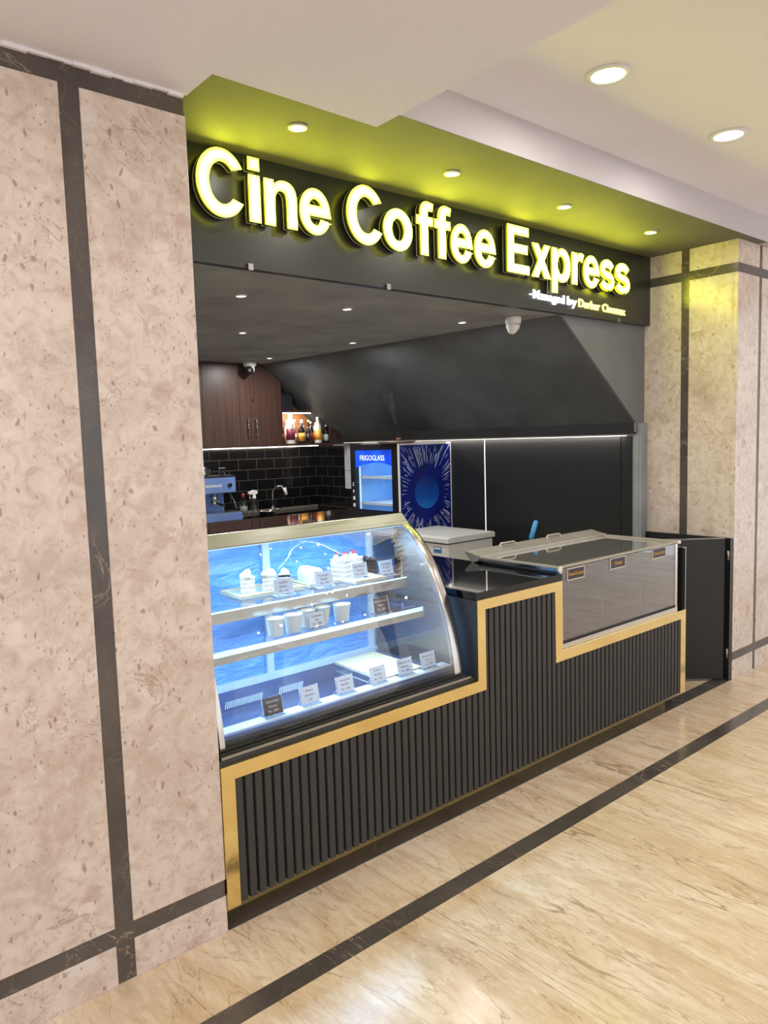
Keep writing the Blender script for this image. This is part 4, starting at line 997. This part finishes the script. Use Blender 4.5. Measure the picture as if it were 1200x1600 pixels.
# LED strips
def led(name, mb, label, mat, group=None):
    t = mb.build(name, mat); tag(t, label, 'led strip', group); return t
led('led_strip', MB().box(3.835, 4.145, CF+0.004, CF+0.016, 1.866, 1.8755), 'bright LED strip under the shelf over the bottles', M['led'])
led('led_strip', MB().box(2.25, 4.50, 4.20, 4.215, 1.552, 1.5615), 'warm LED strip under the wall cabinet lighting the black tiles', M['led'])
led('led_strip', MB().hexa([(4.584,0.70,1.5735),(4.598,0.70,1.5735),(4.520,3.79,1.5735),(4.598,3.79,1.5735),(4.584,0.70,1.579),(4.598,0.70,1.579),(4.520,3.79,1.579),(4.598,3.79,1.579)]), 'thin LED strip along the top of the black wall panels', M['led_dim'])
led('led_strip', MB().box(4.6005, 4.606, 1.999, 2.006, 0.0, 1.572), 'thin upright LED line between two black wall panels', M['led_dim'])
area('panel_strip_lamp', (4.555, 2.2, 1.568), 0.02, 4.0, (1.0,0.92,0.82), None, (0, -0.5, 0), 2.9)
area('cabinet_lamp', (3.40, 4.19, 1.548), 2.1, 5.0, (1.0,0.88,0.72), None, (0.25,0,0), 0.02)
area('niche_lamp', (3.99, CF+0.04, 1.862), 0.30, 4.0, (1.0,0.9,0.76), None, (0.45,0,0), 0.02)

# bottles in the niche
HB = ZB+0.0205
def syrup(x, y, s, body, lab_m, cap_m, label, cap2=True):
    r = 0.034*s
    prof = [(0,0),(r,0),(r*1.02,0.006),(r*1.02,0.15*s),(r*0.85,0.175*s),(r*0.42,0.195*s),(r*0.40,0.225*s)]
    return bottle((x,y,HB), prof, body, cap_m, None, label, group='bottles in the lit niche', capz=(r*0.45, 0.2255*s, 0.245*s), band=(r*1.04, 0.03*s, 0.12*s), bandm=lab_m)
dkb = plain('dark_syrup_bottle', lin((26,22,22)), 0.15); rdl = plain('red_label', lin((178,44,56)), 0.5); yl = plain('amber_label', lin((226,160,60)), 0.5)
wb_ = plain('white_syrup_bottle', lin((222,218,210)), 0.25); pal = plain('pale_label', lin((200,208,196)), 0.5); pk = plain('maroon_label', lin((112,34,56)), 0.5)
syrup(3.866,3.900,0.82,dkb,rdl,M['black_plastic'],'dark bottle with red label at the left edge of the lit niche')
syrup(3.938,3.850,1.18,wb_,pk,M['white_plastic'],'tall white bottle with maroon label in the niche, the tallest one')
syrup(4.008,3.905,0.80,M['clear_bottle'],pal,M['black_plastic'],'clear bottle with pale label right of the tall white bottle')
syrup(4.060,3.852,0.84,dkb,yl,M['white_plastic'],'dark bottle with amber label in the middle of the niche')
syrup(4.102,3.905,0.86,dkb,pal,M['white_plastic'],'dark bottle with pale label behind the amber labelled one')
syrup(4.142,3.850,0.74,dkb,M['tag_black'],M['black_plastic'],'plain dark bottle in the middle of the niche')
syrup(4.196,3.885,0.84,dkb,rdl,M['white_plastic'],'dark bottle with red label left of the white shouldered bottle')
syrup(4.255,3.850,1.02,wb_,yl,M['white_plastic'],'white bottle with amber label on the right side of the niche')
syrup(4.306,3.890,0.76,dkb,pal,M['white_plastic'],'short dark bottle right of the white bottle with amber label')
syrup(4.350,3.850,0.70,dkb,pal,M['white_plastic'],'short dark bottle at the right edge of the niche under the slope')
for k, x in enumerate((3.905, 3.985, 4.065, 4.150, 4.235, 4.320, 4.405)):
    bottle((x,3.978,HB), [(0,0),(0.030,0),(0.031,0.14),(0.020,0.17),(0.012,0.185),(0.012,0.210)], wb_ if k % 2 else M['clear_bottle'], M['white_plastic'], None, 'pale bottle in the back row of the lit niche', group='back row of bottles in the niche', capz=(0.014,0.2105,0.228))

# --- paper notices pinned beside the cooler
for k, (z0, z1, lab) in enumerate(((1.30,1.545,'white paper notice with ruled lines pinned high beside the drinks cooler'), (1.115,1.295,'white paper notice pinned below the higher one beside the drinks cooler'))):
    nt = thing('paper_notice', lab, 'paper notice', (4.592, 3.84, z0))
    MB().box(4.5955, 4.5992, 3.795, 3.885, z0, z1).build('sheet', M['paper'], nt)
    rl = MB(); z = z1-0.02
    while z > z0+0.01: rl.box(4.5950, 4.5954, 3.80, 3.88, z, z+0.002); z -= 0.022
    rl.build('ruled_lines', M['ink'], nt)

# --- ceiling cameras
def dome_cam(loc, rz, label):
    t = thing('security_camera', label, 'camera', loc, 'white turret security cameras', local=True); t.rotation_euler = (0,0,rz)
    MB().lathe([(0,0),(0.058,0),(0.060,-0.008),(0.056,-0.030),(0.047,-0.040),(0,-0.040)], seg=28).build('mount', M['white_plastic'], t)
    sp_ = []
    for i in range(10):
        a = -math.pi/2 + math.pi*i/9*0.94; sp_.append((0.043*math.cos(a), 0.043*math.sin(a)))
    b = MB().lathe(sp_, seg=24).build('turret', M['white_plastic'], t); b.location = (0,-0.004,-0.058); b.rotation_euler = (math.radians(115),0,0)
    c = MB().lathe([(0,0.001),(0.030,0.001),(0.036,-0.003),(0.038,0.004),(0,0.004)], seg=24).build('lens_ring', M['lens'], t); c.location = (0,-0.041,-0.072); c.rotation_euler = (math.radians(113),0,0)
    d_ = MB().lathe([(0,0.006),(0.012,0.006),(0.013,0.002)], seg=18).build('lens', plain('grey_lens', lin((120,120,118)),0.2), t); d_.location = (0,-0.043,-0.0727); d_.rotation_euler = (math.radians(113),0,0)
    return t
dome_cam((3.440,3.700,ZI-0.0005), -0.65, 'white turret security camera on the ceiling in front of the wood cabinet')
c2 = thing('security_camera', 'white turret security camera near the front of the shop ceiling, seen from behind', 'camera', (3.585,0.845,ZI-0.0005), 'white turret security cameras', local=True)
MB().lathe([(0,0),(0.048,0),(0.050,-0.006),(0.047,-0.034),(0.044,-0.040),(0,-0.040)], seg=28).build('mount', M['white_plastic'], c2)
o = MB().lathe([(0.044,0.0),(0.040,-0.022),(0.026,-0.048),(0.012,-0.060),(0,-0.062)], seg=24).build('shroud', M['white_plastic'], c2); o.location = (0.0,0,-0.0395); o.rotation_euler = (0.12,0.12,0)
